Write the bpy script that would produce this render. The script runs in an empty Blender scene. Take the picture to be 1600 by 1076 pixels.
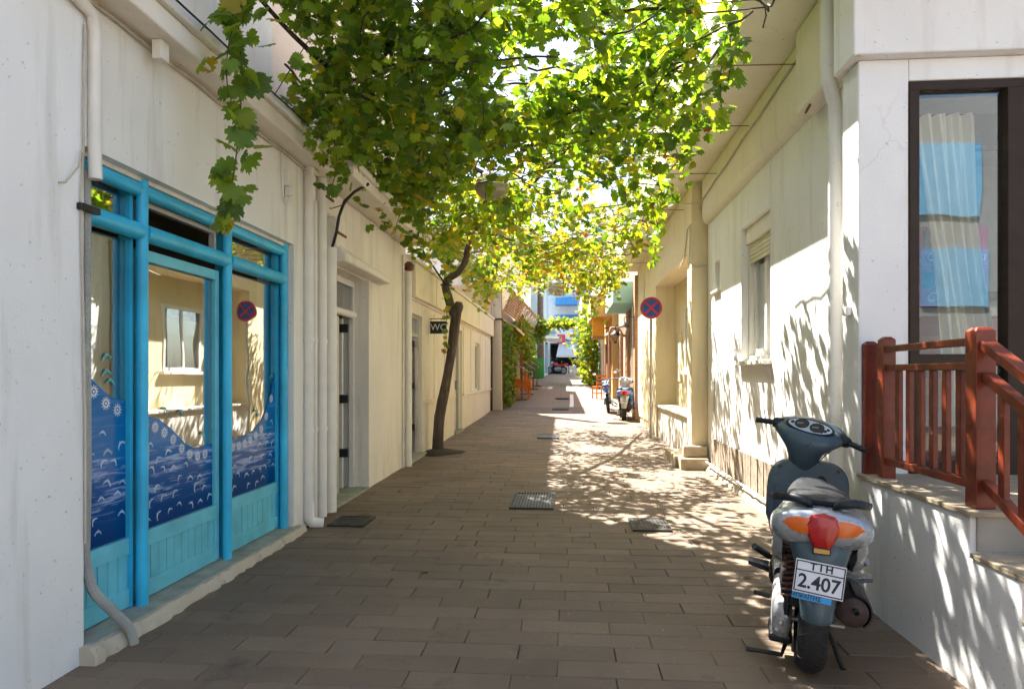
import bpy, math, random
import numpy as np
from mathutils import Vector, Matrix

# ---------------------------------------------------------------- camera, sky, sun, exposure
SC = bpy.context.scene
EYE = 1.45
YAW = math.atan(85.0 / 1067.0)
cam_data = bpy.data.cameras.new('camera')
cam_data.sensor_width = 36.0
cam_data.lens = 36.0 * 1067.0 / 1600.0
cam_data.shift_y = 46.0 / 1600.0
cam_data.clip_start = 0.05
cam_data.clip_end = 3000.0
cam = bpy.data.objects.new('camera', cam_data)
SC.collection.objects.link(cam)
cam.location = (0.0, 0.0, EYE)
cam.rotation_euler = (math.pi / 2, 0.0, YAW)
SC.camera = cam

SUN = Vector((-1.0, 1.35, 2.4)).normalized()
world = bpy.data.worlds.new('World')
SC.world = world
world.use_nodes = True
wn = world.node_tree.nodes
sky_tex = wn.new('ShaderNodeTexSky')
sky_tex.sky_type = 'NISHITA'
sky_tex.sun_disc = False
sky_tex.sun_elevation = math.asin(SUN.z)
sky_tex.sun_rotation = math.atan2(SUN.x, SUN.y)
sky_tex.air_density = 1.0
sky_tex.dust_density = 2.0
sky_tex.ozone_density = 0.6
bg = wn['Background']
bg.inputs['Strength'].default_value = 0.075
world.node_tree.links.new(sky_tex.outputs[0], bg.inputs['Color'])

sun_data = bpy.data.lights.new('sun', 'SUN')
sun_data.energy = 5.0
sun_data.angle = math.radians(0.53)
sun_data.color = (1.0, 0.945, 0.86)
sun = bpy.data.objects.new('sun', sun_data)
SC.collection.objects.link(sun)
sun.rotation_euler = SUN.to_track_quat('Z', 'Y').to_euler()

vs = SC.view_settings
vs.view_transform = 'Standard'
vs.look = 'None'
vs.gamma = 1.0
vs.use_curve_mapping = False
vs.exposure = 2.55
SC.render.engine = 'CYCLES'
SC.cycles.use_denoising = True
SC.cycles.use_adaptive_sampling = True
SC.cycles.adaptive_threshold = 0.03
SC.cycles.max_bounces = 6
SC.cycles.diffuse_bounces = 4
SC.cycles.glossy_bounces = 4
SC.cycles.transparent_max_bounces = 16
SC.cycles.sample_clamp_indirect = 8.0
SC.cycles.caustics_reflective = False
SC.cycles.caustics_refractive = False

random.seed(7)
RNG = np.random.default_rng(11)
COL = SC.collection

# ---------------------------------------------------------------- ground profile of the lane (it climbs away)
PROFILE = [(-60, -0.1), (3.5, 0.0), (12, 0.09), (20, 0.2), (25, 0.38), (30, 0.62), (40, 1.1), (48, 1.36), (56, 1.46), (400, 1.6)]


def gz(y):
    for (a, b), (d, e) in zip(PROFILE, PROFILE[1:]):
        if y <= d:
            return b + (e - b) * (y - a) / (d - a)
    return PROFILE[-1][1]


# ---------------------------------------------------------------- material helpers
def new_mat(name):
    m = bpy.data.materials.new(name)
    m.use_nodes = True
    nt = m.node_tree
    return m, nt, nt.nodes, nt.links, nt.nodes['Principled BSDF']


def node(nt, kind, **kw):
    n = nt.nodes.new(kind)
    for k, v in kw.items():
        if k in n.inputs:
            n.inputs[k].default_value = v
        else:
            setattr(n, k, v)
    return n


def rgb(c):
    return (c[0], c[1], c[2], 1.0)


def scale_c(c, k):
    return tuple(min(1.0, max(0.0, v * k)) for v in c)


def mixc(nt, fac, a, b, blend='MIX'):
    n = nt.nodes.new('ShaderNodeMix')
    n.data_type = 'RGBA'
    n.blend_type = blend
    L = nt.links
    for sock, v in ((n.inputs[0], fac), (n.inputs[6], a), (n.inputs[7], b)):
        if hasattr(v, 'is_linked'):
            L.new(v, sock)
        elif isinstance(v, tuple):
            sock.default_value = rgb(v)
        else:
            sock.default_value = v
    return n.outputs[2]


def ramp(nt, src, stops):
    r = nt.nodes.new('ShaderNodeValToRGB')
    e = r.color_ramp.elements
    while len(e) < len(stops):
        e.new(0.5)
    for el, (p, c) in zip(e, stops):
        el.position = p
        el.color = rgb(c) if isinstance(c, tuple) else (c, c, c, 1)
    nt.links.new(src, r.inputs[0])
    return r.outputs[0]


def noise(nt, vec, scale, detail=4.0, rough=0.55, mapping=None):
    if mapping is not None:
        mp = nt.nodes.new('ShaderNodeMapping')
        mp.inputs['Scale'].default_value = mapping
        nt.links.new(vec, mp.inputs[0])
        vec = mp.outputs[0]
    n = nt.nodes.new('ShaderNodeTexNoise')
    n.inputs['Scale'].default_value = scale
    n.inputs['Detail'].default_value = detail
    n.inputs['Roughness'].default_value = rough
    nt.links.new(vec, n.inputs['Vector'])
    return n.outputs['Fac']


def wpos(nt):
    return nt.nodes.new('ShaderNodeNewGeometry').outputs['Position']


def opos(nt):
    return nt.nodes.new('ShaderNodeTexCoord').outputs['Object']


def bump(nt, height, strength, dist, bsdf):
    b = nt.nodes.new('ShaderNodeBump')
    b.inputs['Strength'].default_value = strength
    b.inputs['Distance'].default_value = dist
    nt.links.new(height, b.inputs['Height'])
    nt.links.new(b.outputs[0], bsdf.inputs['Normal'])


MATS = {}


def simple(name, c, rough=0.5, metal=0.0, var=0.12, vs_=6.0, bmp=0.0, bs=60.0, coat=0.0, wear=None, wear_at=0.62, world_space=False, spec=0.4):
    if name in MATS:
        return MATS[name]
    m, nt, N, L, P = new_mat(name)
    v = wpos(nt) if world_space else opos(nt)
    f = noise(nt, v, vs_, 3.0)
    col = ramp(nt, f, [(0.25, scale_c(c, 1 - var)), (0.75, scale_c(c, 1 + var))])
    if wear:
        g = noise(nt, v, vs_ * 5, 4.0, 0.7)
        col = mixc(nt, ramp(nt, g, [(wear_at, 0.0), (wear_at + 0.08, 1.0)]), col, wear)
    L.new(col, P.inputs['Base Color'])
    L.new(ramp(nt, noise(nt, v, vs_ * 3, 1.0), [(0.3, max(0.02, rough - 0.1)), (0.7, min(1, rough + 0.1))]), P.inputs['Roughness'])
    P.inputs['Metallic'].default_value = metal
    P.inputs['Specular IOR Level'].default_value = spec
    if coat:
        P.inputs['Coat Weight'].default_value = coat
        P.inputs['Coat Roughness'].default_value = 0.12
    if bmp:
        bump(nt, noise(nt, v, bs, 2.0), bmp, 0.004, P)
    MATS[name] = m
    return m


def plaster(name, c, stain=(0.35, 0.30, 0.22), amount=0.35, rough=0.85, patch=None, grain=90.0):
    """painted render: tonal clouds, faint vertical runs, fine cracks, chips and trowel relief"""
    if name in MATS:
        return MATS[name]
    m, nt, N, L, P = new_mat(name)
    v = wpos(nt)
    cl = noise(nt, v, 0.9, 3.0, 0.6)
    col = ramp(nt, cl, [(0.25, scale_c(c, 0.90)), (0.75, scale_c(c, 1.05))])
    run = noise(nt, v, 1.0, 4.0, 0.65, mapping=(5.0, 5.0, 0.55))
    f_run = ramp(nt, run, [(0.53, 0.0), (0.80, amount)])
    col = mixc(nt, f_run, col, stain)
    spk = noise(nt, v, 26.0, 2.0, 0.7)
    f_spk = ramp(nt, spk, [(0.67, 0.0), (0.73, 0.5)])
    col = mixc(nt, f_spk, col, stain)
    if patch:
        pt = noise(nt, v, 1.7, 6.0, 0.6)
        col = mixc(nt, ramp(nt, pt, [(0.60, 0.0), (0.63, 0.8)]), col, patch)
    vo = node(nt, 'ShaderNodeTexVoronoi', feature='DISTANCE_TO_EDGE')
    vo.inputs['Scale'].default_value = 0.8
    wob = nt.nodes.new('ShaderNodeVectorMath')
    wob.operation = 'ADD'
    nz = nt.nodes.new('ShaderNodeTexNoise')
    nz.inputs['Scale'].default_value = 5.0
    nz.inputs['Detail'].default_value = 2.0
    L.new(v, nz.inputs['Vector'])
    L.new(v, wob.inputs[0])
    half_ = nt.nodes.new('ShaderNodeVectorMath')
    half_.operation = 'SCALE'
    half_.inputs['Scale'].default_value = 0.22
    L.new(nz.outputs['Color'], half_.inputs[0])
    L.new(half_.outputs[0], wob.inputs[1])
    L.new(wob.outputs[0], vo.inputs['Vector'])
    crack = ramp(nt, vo.outputs['Distance'], [(0.0, 1.0), (0.004, 0.0)])
    cm = nt.nodes.new('ShaderNodeMath')
    cm.operation = 'MULTIPLY'
    L.new(crack, cm.inputs[0])
    L.new(ramp(nt, noise(nt, v, 0.7, 2.0), [(0.60, 0.0), (0.70, 0.20)]), cm.inputs[1])
    col = mixc(nt, cm.outputs[0], col, scale_c(stain, 0.6))
    L.new(col, P.inputs['Base Color'])
    P.inputs['Roughness'].default_value = rough
    add = nt.nodes.new('ShaderNodeMath')
    add.operation = 'MULTIPLY_ADD'
    add.inputs[1].default_value = 0.35
    L.new(noise(nt, v, grain, 1.0, 0.6), add.inputs[0])
    L.new(noise(nt, v, 7.0, 2.5, 0.55), add.inputs[2])
    bump(nt, add.outputs[0], 0.35, 0.012, P)
    MATS[name] = m
    return m


def glass(name, tint=(0.75, 0.8, 0.8), refl=0.22, rough=0.01):
    if name in MATS:
        return MATS[name]
    m, nt, N, L, P = new_mat(name)
    N.remove(P)
    out = N['Material Output']
    tr = node(nt, 'ShaderNodeBsdfTransparent')
    tr.inputs[0].default_value = rgb(tint)
    gl = node(nt, 'ShaderNodeBsdfGlossy')
    gl.inputs['Roughness'].default_value = rough
    gl.inputs['Color'].default_value = (0.95, 0.97, 1, 1)
    lw = node(nt, 'ShaderNodeLayerWeight')
    lw.inputs['Blend'].default_value = refl
    mx = nt.nodes.new('ShaderNodeMixShader')
    L.new(lw.outputs['Facing'], mx.inputs[0])
    L.new(tr.outputs[0], mx.inputs[1])
    L.new(gl.outputs[0], mx.inputs[2])
    wv = noise(nt, wpos(nt), 1.3, 2.0)
    b = nt.nodes.new('ShaderNodeBump')
    b.inputs['Strength'].default_value = 0.08
    b.inputs['Distance'].default_value = 0.02
    L.new(wv, b.inputs['Height'])
    L.new(b.outputs[0], gl.inputs['Normal'])
    L.new(mx.outputs[0], out.inputs[0])
    MATS[name] = m
    return m


def leaf_mat(name, per_object):
    m, nt, N, L, P = new_mat(name)
    if per_object:
        c = nt.nodes.new('ShaderNodeObjectInfo').outputs['Color']
    else:
        a = nt.nodes.new('ShaderNodeAttribute')
        a.attribute_name = 'tint'
        c = a.outputs['Color']
    f = noise(nt, opos(nt), 9.0 if per_object else 14.0, 1.0)
    c = mixc(nt, ramp(nt, f, [(0.3, 0.0), (0.75, 0.35)]), c, (0.20, 0.20, 0.02))
    L.new(c, P.inputs['Base Color'])
    P.inputs['Roughness'].default_value = 0.5
    t = nt.nodes.new('ShaderNodeBsdfTranslucent')
    warm = mixc(nt, 1.0, c, (2.3, 2.1, 0.8), 'MULTIPLY')
    L.new(warm, t.inputs[0])
    mx = nt.nodes.new('ShaderNodeMixShader')
    mx.inputs[0].default_value = 0.55
    L.new(P.outputs[0], mx.inputs[1])
    L.new(t.outputs[0], mx.inputs[2])
    L.new(mx.outputs[0], N['Material Output'].inputs[0])
    return m


def paving_mat(name, per_object):
    m, nt, N, L, P = new_mat(name)
    v = wpos(nt)
    if per_object:
        r = nt.nodes.new('ShaderNodeObjectInfo').outputs['Random']
    else:
        a = nt.nodes.new('ShaderNodeAttribute')
        a.attribute_name = 'tint'
        r = a.outputs['Fac']
    base = ramp(nt, r, [(0.0, (0.170, 0.118, 0.076)), (0.5, (0.198, 0.140, 0.092)), (1.0, (0.228, 0.166, 0.112))])
    big = noise(nt, v, 0.55, 3.0, 0.6)
    base = mixc(nt, ramp(nt, big, [(0.42, 0.0), (0.72, 0.6)]), base, (0.078, 0.058, 0.042))
    st = noise(nt, v, 2.6, 5.0, 0.7)
    base = mixc(nt, ramp(nt, st, [(0.58, 0.0), (0.70, 0.65)]), base, (0.045, 0.033, 0.024))
    fine = noise(nt, v, 130.0, 1.5, 0.7)
    base = mixc(nt, ramp(nt, fine, [(0.35, 0.4), (0.6, 0.0)]), base, (0.105, 0.080, 0.058))
    base = mixc(nt, ramp(nt, noise(nt, v, 45.0, 2.0), [(0.70, 0.0), (0.74, 0.55)]), base, (0.40, 0.36, 0.30))
    L.new(base, P.inputs['Base Color'])
    L.new(ramp(nt, st, [(0.3, 0.9), (0.75, 0.62)]), P.inputs['Roughness'])
    bump(nt, fine, 0.35, 0.006, P)
    return m


def brick_mat(name, c1, c2, mortar, sx, sy, vec_rot=None):
    m, nt, N, L, P = new_mat(name)
    mp = nt.nodes.new('ShaderNodeMapping')
    if vec_rot:
        mp.inputs['Rotation'].default_value = vec_rot
    L.new(wpos(nt), mp.inputs[0])
    b = node(nt, 'ShaderNodeTexBrick')
    b.inputs['Color1'].default_value = rgb(c1)
    b.inputs['Color2'].default_value = rgb(c2)
    b.inputs['Mortar'].default_value = rgb(mortar)
    b.inputs['Scale'].default_value = 1.0
    b.inputs['Brick Width'].default_value = sx
    b.inputs['Row Height'].default_value = sy
    b.inputs['Mortar Size'].default_value = 0.008
    L.new(mp.outputs[0], b.inputs['Vector'])
    col = mixc(nt, ramp(nt, noise(nt, wpos(nt), 3.0, 5.0), [(0.4, 0.0), (0.75, 0.45)]), b.outputs['Color'], scale_c(c1, 0.5))
    L.new(col, P.inputs['Base Color'])
    P.inputs['Roughness'].default_value = 0.85
    bump(nt, b.outputs['Fac'], -0.4, 0.01, P)
    return m


# ---------------------------------------------------------------- mesh helpers
class MB:
    """collects faces; build() links them as ONE mesh object"""

    def __init__(self):
        self.v = []
        self.f = []

    def add(self, vs_, fs):
        o = len(self.v)
        self.v += [tuple(p) for p in vs_]
        self.f += [tuple(i + o for i in q) for q in fs]
        return self

    def box(self, x0, x1, y0, y1, z0, z1):
        return self.add([(x0, y0, z0), (x1, y0, z0), (x1, y1, z0), (x0, y1, z0), (x0, y0, z1), (x1, y0, z1), (x1, y1, z1), (x0, y1, z1)],
                        [(0, 3, 2, 1), (4, 5, 6, 7), (0, 1, 5, 4), (1, 2, 6, 5), (2, 3, 7, 6), (3, 0, 4, 7)])

    def hexa(self, p):
        return self.add(p, [(0, 3, 2, 1), (4, 5, 6, 7), (0, 1, 5, 4), (1, 2, 6, 5), (2, 3, 7, 6), (3, 0, 4, 7)])

    def bar(self, a, b, w, h, up=(0, 0, 1)):
        a, b = Vector(a), Vector(b)
        d = (b - a).normalized()
        s = d.cross(Vector(up))
        if s.length < 1e-4:
            s = d.cross(Vector((1, 0, 0)))
        s.normalize()
        u = s.cross(d).normalized()
        s, u = s * w / 2, u * h / 2
        return self.hexa([a - s - u, a + s - u, b + s - u, b - s - u, a - s + u, a + s + u, b + s + u, b - s + u])

    def loft(self, rings, cap=True, closed=True):
        n = len(rings[0])
        vs_ = [p for r in rings for p in r]
        fs = []
        for i in range(len(rings) - 1):
            for j in range(n if closed else n - 1):
                k = (j + 1) % n
                fs.append((i * n + j, i * n + k, (i + 1) * n + k, (i + 1) * n + j))
        if cap:
            fs.append(tuple(reversed(range(n))))
            fs.append(tuple((len(rings) - 1) * n + j for j in range(n)))
        return self.add(vs_, fs)

    def tube(self, pts, r, n=8, cap=True):
        pts = [Vector(p) for p in pts]
        if not isinstance(r, (list, tuple)):
            r = [r] * len(pts)
        rings = []
        ref = None
        for i, p in enumerate(pts):
            d = (pts[min(i + 1, len(pts) - 1)] - pts[max(i - 1, 0)]).normalized()
            if ref is None:
                ref = Vector((0, 0, 1)) if abs(d.z) < 0.9 else Vector((1, 0, 0))
            s = d.cross(ref).normalized()
            u = s.cross(d).normalized()
            ref = u
            rings.append([p + (s * math.cos(2 * math.pi * j / n) + u * math.sin(2 * math.pi * j / n)) * r[i] for j in range(n)])
        return self.loft(rings, cap)

    def lathe(self, prof, c=(0, 0, 0), axis='Z', n=24, cap=True):
        rings = []
        for (r, h) in prof:
            ring = []
            for j in range(n):
                a = 2 * math.pi * j / n
                if axis == 'Z':
                    p = (c[0] + r * math.cos(a), c[1] + r * math.sin(a), c[2] + h)
                elif axis == 'Y':
                    p = (c[0] + r * math.cos(a), c[1] + h, c[2] + r * math.sin(a))
                else:
                    p = (c[0] + h, c[1] + r * math.cos(a), c[2] + r * math.sin(a))
                ring.append(p)
            rings.append(ring)
        return self.loft(rings, cap)

    def prism(self, poly, d0, d1, axis='X'):
        """polygon of 2D points extruded along an axis: X -> (y,z), Y -> (x,z), Z -> (x,y)"""
        def P(a, b, d):
            return (d, a, b) if axis == 'X' else ((a, d, b) if axis == 'Y' else (a, b, d))
        n = len(poly)
        vs_ = [P(a, b, d0) for a, b in poly] + [P(a, b, d1) for a, b in poly]
        fs = [tuple(range(n)), tuple(reversed(range(n, 2 * n)))] + [(i, (i + 1) % n, n + (i + 1) % n, n + i) for i in range(n)]
        return self.add(vs_, fs)

    def xf(self, M):
        self.v = [tuple(M @ Vector(p)) for p in self.v]
        return self

    def build(self, name, m, parent=None, smooth=None, bevel=0.0, local=False, seg=2):
        off = Vector((0, 0, 0))
        if parent is not None and not local:
            q = parent
            while q is not None:
                off += q.location
                q = q.parent
        me = bpy.data.meshes.new(name)
        me.from_pydata([tuple(Vector(p) - off) for p in self.v], [], self.f)
        import bmesh
        bm = bmesh.new()
        bm.from_mesh(me)
        bmesh.ops.recalc_face_normals(bm, faces=bm.faces)
        bm.to_mesh(me)
        bm.free()
        if smooth is not None:
            me.polygons.foreach_set('use_smooth', [True] * len(me.polygons))
            me.set_sharp_from_angle(angle=math.radians(smooth))
        me.materials.append(m)
        o = bpy.data.objects.new(name, me)
        COL.objects.link(o)
        o.parent = parent
        if bevel:
            b = o.modifiers.new('bevel', 'BEVEL')
            b.width = bevel
            b.segments = seg
            b.limit_method = 'ANGLE'
        return o


def tag(o, label=None, cat=None, group=None, kind=None):
    if label:
        o['label'] = label
    if cat:
        o['category'] = cat
    if group:
        o['group'] = group
    if kind:
        o['kind'] = kind
    return o


def thing(name, label, cat, loc=(0, 0, 0), group=None):
    o = bpy.data.objects.new(name, None)
    COL.objects.link(o)
    o.location = loc
    o.empty_display_size = 0.2
    return tag(o, label, cat, group)


def part(name, m, parent, *boxes, bevel=0.0):
    b = MB()
    for q in boxes:
        b.box(*q)
    return b.build(name, m, parent, bevel=bevel)


def ring_se(cx, cy, cz, w, h, n=24, p=2.6, plane='XZ'):
    out = []
    for j in range(n):
        a = 2 * math.pi * j / n
        c, s = math.cos(a), math.sin(a)
        x = math.copysign(abs(c) ** (2 / p), c) * w / 2
        z = math.copysign(abs(s) ** (2 / p), s) * h / 2
        out.append((cx + x, cy, cz + z) if plane == 'XZ' else (cx + x, cy + z, cz))
    return out


def text(body, size, m, name, parent, M, extrude=0.0015, local=False, bold=0.0, sx=1.0):
    cu = bpy.data.curves.new('lettering', 'FONT')
    cu.body = body
    cu.size = size
    cu.align_x = 'CENTER'
    cu.align_y = 'CENTER'
    cu.extrude = extrude
    cu.offset = bold
    tmp = bpy.data.objects.new('lettering', cu)
    COL.objects.link(tmp)
    dg = bpy.context.evaluated_depsgraph_get()
    dg.update()
    me = bpy.data.meshes.new_from_object(tmp.evaluated_get(dg))
    bpy.data.objects.remove(tmp)
    me.transform(Matrix.Diagonal((sx, 1, 1, 1)))
    off = Vector((0, 0, 0))
    if parent is not None and not local:
        q = parent
        while q is not None:
            off += q.location
            q = q.parent
    me.transform(Matrix.Translation(-off) @ M)
    me.materials.clear()
    me.materials.append(m)
    me.name = name
    o = bpy.data.objects.new(name, me)
    COL.objects.link(o)
    o.parent = parent
    return o


FACE_CAM = Matrix.Rotation(math.pi / 2, 4, 'X')          # lettering that faces -Y


def copy_tree(o, parent=None):
    c = o.copy()
    COL.objects.link(c)
    c.parent = parent
    for ch in o.children:
        copy_tree(ch, c)
    return c


# ---------------------------------------------------------------- palette
M_WHITE = plaster('white_render', (0.79, 0.76, 0.69), amount=0.6)
M_WHITE2 = plaster('white_render_cool', (0.81, 0.80, 0.77), amount=0.42)
M_CREAM = plaster('cream_render', (0.78, 0.73, 0.65), amount=0.5)
M_YELLOW = plaster('yellow_render', (0.74, 0.63, 0.41), amount=0.4)
M_SOFFIT = plaster('soffit_render', (0.80, 0.74, 0.64), amount=0.22)
M_PINK = plaster('pink_render', (0.74, 0.60, 0.50), stain=(0.30, 0.16, 0.08), amount=0.5, patch=(0.52, 0.36, 0.24))
M_PIPE = simple('painted_pipe', (0.74, 0.70, 0.62), 0.5, var=0.08, vs_=5, wear=(0.35, 0.30, 0.22), wear_at=0.68)
M_BLUE = simple('shop_blue_paint', (0.035, 0.44, 0.66), 0.42, var=0.22, vs_=3, wear=(0.42, 0.50, 0.50), wear_at=0.70, bmp=0.25)
M_BLUEPALE = simple('shop_pale_blue_paint', (0.13, 0.50, 0.60), 0.5, var=0.18, vs_=4, wear=(0.05, 0.22, 0.28), wear_at=0.71, bmp=0.3)
M_SILL = simple('sill_concrete', (0.30, 0.30, 0.25), 0.85, var=0.25, vs_=8, bmp=0.5, bs=70)
M_STEP = plaster('rough_step', (0.50, 0.44, 0.34), stain=(0.12, 0.09, 0.06), amount=0.6, grain=160)
M_GLASS = glass('shop_glass', refl=0.42)
M_GLASS_D = glass('window_glass', tint=(0.90, 0.93, 0.92), refl=0.22)
M_FILM = None
M_PVC = simple('white_pvc', (0.72, 0.70, 0.64), 0.4, var=0.05)
M_ALU = simple('grey_aluminium', (0.50, 0.49, 0.44), 0.4, metal=0.3, var=0.08)
M_DARK = simple('near_black', (0.02, 0.02, 0.022), 0.6, var=0.2)
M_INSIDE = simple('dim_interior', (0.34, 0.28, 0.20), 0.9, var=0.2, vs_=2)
M_IRON = simple('dark_iron', (0.045, 0.042, 0.040), 0.55, metal=0.6, var=0.3)
M_STEEL = simple('galvanised_steel', (0.42, 0.42, 0.42), 0.42, metal=0.7, var=0.15)
M_RUST = simple('rusty_iron', (0.16, 0.075, 0.04), 0.8, metal=0.2, var=0.4)
M_CABLE = simple('black_cable', (0.018, 0.018, 0.02), 0.5)
M_CABLE_W = simple('painted_cable', (0.50, 0.45, 0.36), 0.6)
M_WOOD_RED = simple('red_stained_wood', (0.155, 0.026, 0.010), 0.40, var=0.4, vs_=7, coat=0.10, bmp=0.2, bs=30, spec=0.3)
M_FRAME_BR = simple('brown_frame', (0.036, 0.022, 0.014), 0.5, var=0.15, spec=0.2)
M_TILE = simple('grey_step_tile', (0.30, 0.27, 0.23), 0.5, var=0.14, vs_=4, bmp=0.15, world_space=True)
M_TILETOP = simple('stone_tread', (0.36, 0.29, 0.20), 0.6, var=0.2, vs_=7, bmp=0.2, world_space=True)
M_BARK = None
# ---------------------------------------------------------------- ground and lane paving
M_SAND = simple('joint_sand', (0.060, 0.048, 0.036), 0.95, var=0.3, vs_=5, world_space=True)
M_PAVE = paving_mat('paver_stone', True)
M_PAVE2 = paving_mat('paver_stone_joined', False)
ys = [-300, -60, 0, 3.5, 7, 12, 16, 20, 25, 30, 35, 40, 44, 48, 52, 56, 90, 400, 1500]
g = MB()
xs = [-1500, -60, -12, -4, 4, 12, 60, 1500]
g.add([(x, y, gz(y) - 0.04) for y in ys for x in xs],
      [(j * len(xs) + i, j * len(xs) + i + 1, (j + 1) * len(xs) + i + 1, (j + 1) * len(xs) + i) for j in range(len(ys) - 1) for i in range(len(xs) - 1)])
tag(g.build('ground', M_SAND), kind='structure')

far = MB()
fy = [23.18, 25, 27.5, 30, 35, 40, 44, 48, 52, 56, 60]
far.add([(x, y, gz(y) - 0.001) for y in fy for x in (-9, 9)], [(2 * i, 2 * i + 1, 2 * i + 3, 2 * i + 2) for i in range(len(fy) - 1)])
M_FARPAVE = brick_mat('far_paving', (0.26, 0.205, 0.155), (0.215, 0.165, 0.12), (0.10, 0.08, 0.06), 0.5, 0.18)
tag(far.build('upper_lane', M_FARPAVE), kind='structure')
near = MB().box(-9, 9, -14, 2.2, -0.2, -0.002)
tag(near.build('cross_street', M_FARPAVE), kind='structure')

lane = MB()
ly = [2.2, 3.5, 7, 12, 16, 20, 23.18]
lane.add([(x, y, gz(y) - 0.013) for y in ly for x in (-2.9, 2.5)], [(2 * i, 2 * i + 1, 2 * i + 3, 2 * i + 2) for i in range(len(ly) - 1)])
lane_o = tag(lane.build('lane_pavement', M_SAND), kind='structure')

ROW, LEN = 0.18, 0.50
paver_meshes = []
for k in range(4):
    rr = random.Random(k)
    hx, hy, c = LEN / 2 - 0.0022, ROW / 2 - 0.002, 0.003
    j = [rr.uniform(-0.003, 0.0015) for _ in range(8)]
    b = MB()
    top = [(-hx + c, -hy + c, 0), (hx - c, -hy + c, 0), (hx - c, hy - c, 0), (-hx + c, hy - c, 0)]
    mid = [(-hx + j[0], -hy + j[1], -c), (hx + j[2], -hy + j[3], -c), (hx + j[4], hy + j[5], -c), (-hx + j[6], hy + j[7], -c)]
    bot = [(p[0], p[1], -0.03) for p in mid]
    b.add(top + mid + bot, [(0, 1, 2, 3), (4, 5, 1, 0), (5, 6, 2, 1), (6, 7, 3, 2), (7, 4, 0, 3), (8, 9, 5, 4), (9, 10, 6, 5), (10, 11, 7, 6), (11, 8, 4, 7)])
    me = bpy.data.meshes.new('paver')
    me.from_pydata(b.v, [], b.f)
    me.materials.append(M_PAVE)
    paver_meshes.append(me)

spots = []
y = 2.3
row = 0
while y < 23.1:
    off = (row % 2) * LEN / 2 + random.uniform(-0.05, 0.05)
    x = -2.75 + off
    while x < 2.35:
        spots.append((x, y))
        x += LEN
    y += ROW
    row += 1


def seen(x, y):
    xc = x * math.cos(YAW) + y * math.sin(YAW)
    zc = -x * math.sin(YAW) + y * math.cos(YAW)
    px, py = 800 + 1067 * xc / zc, 584 + 1067 * (EYE - gz(y)) / zc
    return -40 < px < 1560 and py < 1090 and -2.5 < x < 2.1


vis = [s for s in spots if seen(*s)]
one = set(vis[:300])
rest_v, rest_f, rest_t = [], [], []
for (x, y) in spots:
    dz = random.uniform(-0.0022, 0.0022)
    sl = (gz(y + 0.1) - gz(y - 0.1)) / 0.2
    tilt = (sl + random.uniform(-0.006, 0.006), random.uniform(-0.003, 0.003))
    me = random.choice(paver_meshes)
    if (x, y) in one:
        o = bpy.data.objects.new('paver', me)
        COL.objects.link(o)
        o.location = (x, y, gz(y) + dz)
        o.rotation_euler = (math.atan(tilt[0]), tilt[1], random.choice((0, math.pi)) if False else 0)
        o.parent = lane_o
    else:
        n0 = len(rest_v)
        for v in me.vertices:
            c = v.co
            rest_v.append((x + c.x, y + c.y, gz(y) + dz + c.z + c.y * tilt[0] - c.x * tilt[1]))
        t = random.random()
        for p in me.polygons:
            rest_f.append(tuple(i + n0 for i in p.vertices))
            rest_t.append(t)
me = bpy.data.meshes.new('paver_field')
me.from_pydata(rest_v, [], rest_f)
me.attributes.new('tint', 'FLOAT', 'FACE').data.foreach_set('value', rest_t)
me.materials.append(M_PAVE2)
o = bpy.data.objects.new('paver_field', me)
COL.objects.link(o)
o.parent = lane_o
tag(o, kind='stuff')


def drain(x0, x1, y0, y1, n, label, cover=False):
    zc_ = gz((y0 + y1) / 2)
    t = thing('drain_grate' if not cover else 'manhole_cover', label, 'drain' if not cover else 'manhole', ((x0 + x1) / 2, (y0 + y1) / 2, zc_), 'drain covers along the lane')
    zz = zc_ + 0.004 + abs(gz(y1) - gz(y0)) / 2
    part('pit', M_DARK, t, (x0, x1, y0, y1, zc_ - 0.1, zz))  # solid black slab, its colour stands for the shade below the bars
    f = 0.022
    part('frame', M_IRON, t, (x0 - f, x0, y0 - f, y1 + f, zc_ - 0.05, zz + 0.010), (x1, x1 + f, y0 - f, y1 + f, zc_ - 0.05, zz + 0.010),
         (x0, x1, y0 - f, y0, zc_ - 0.05, zz + 0.010), (x0, x1, y1, y1 + f, zc_ - 0.05, zz + 0.010))
    for i in range(n):
        c = x0 + (x1 - x0) * (i + 0.5) / n
        w = (x1 - x0) / n * (0.22 if not cover else 0.40)
        part('bar', simple('worn_iron', (0.09, 0.085, 0.08), 0.5, metal=0.4, var=0.2) if not cover else M_IRON, t, (c - w, c + w, y0 + 0.002, y1 - 0.002, zc_ - 0.05, zz + 0.008))
    if cover:
        for i in range(5):
            c = y0 + (y1 - y0) * (i + 0.5) / 5
            part('cross_bar', M_IRON, t, (x0 + 0.003, x1 - 0.003, c - 0.02, c + 0.02, zc_ - 0.05, zz + 0.0065))


drain(-0.575, -0.155, 7.12, 7.98, 13, 'largest steel drain grate, in the shade edge mid lane')
drain(0.62, 0.93, 6.25, 6.72, 9, 'worn square cast cover set in the paving ahead of the grey scooter', True)
drain(-0.58, -0.18, 14.05, 14.85, 11, 'second steel drain grate up the lane, half in sun')
drain(-0.43, 0.05, 22.2, 22.9, 9, 'dark drain grate in the shade before the white line')
drain(-0.40, 0.08, 26.6, 27.4, 9, 'farthest dark drain grate in the upper lane')
drain(-2.2, -1.9, 6.22, 6.6, 7, 'rusty access cover on the ground at the foot of the white pipes', True)

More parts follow.
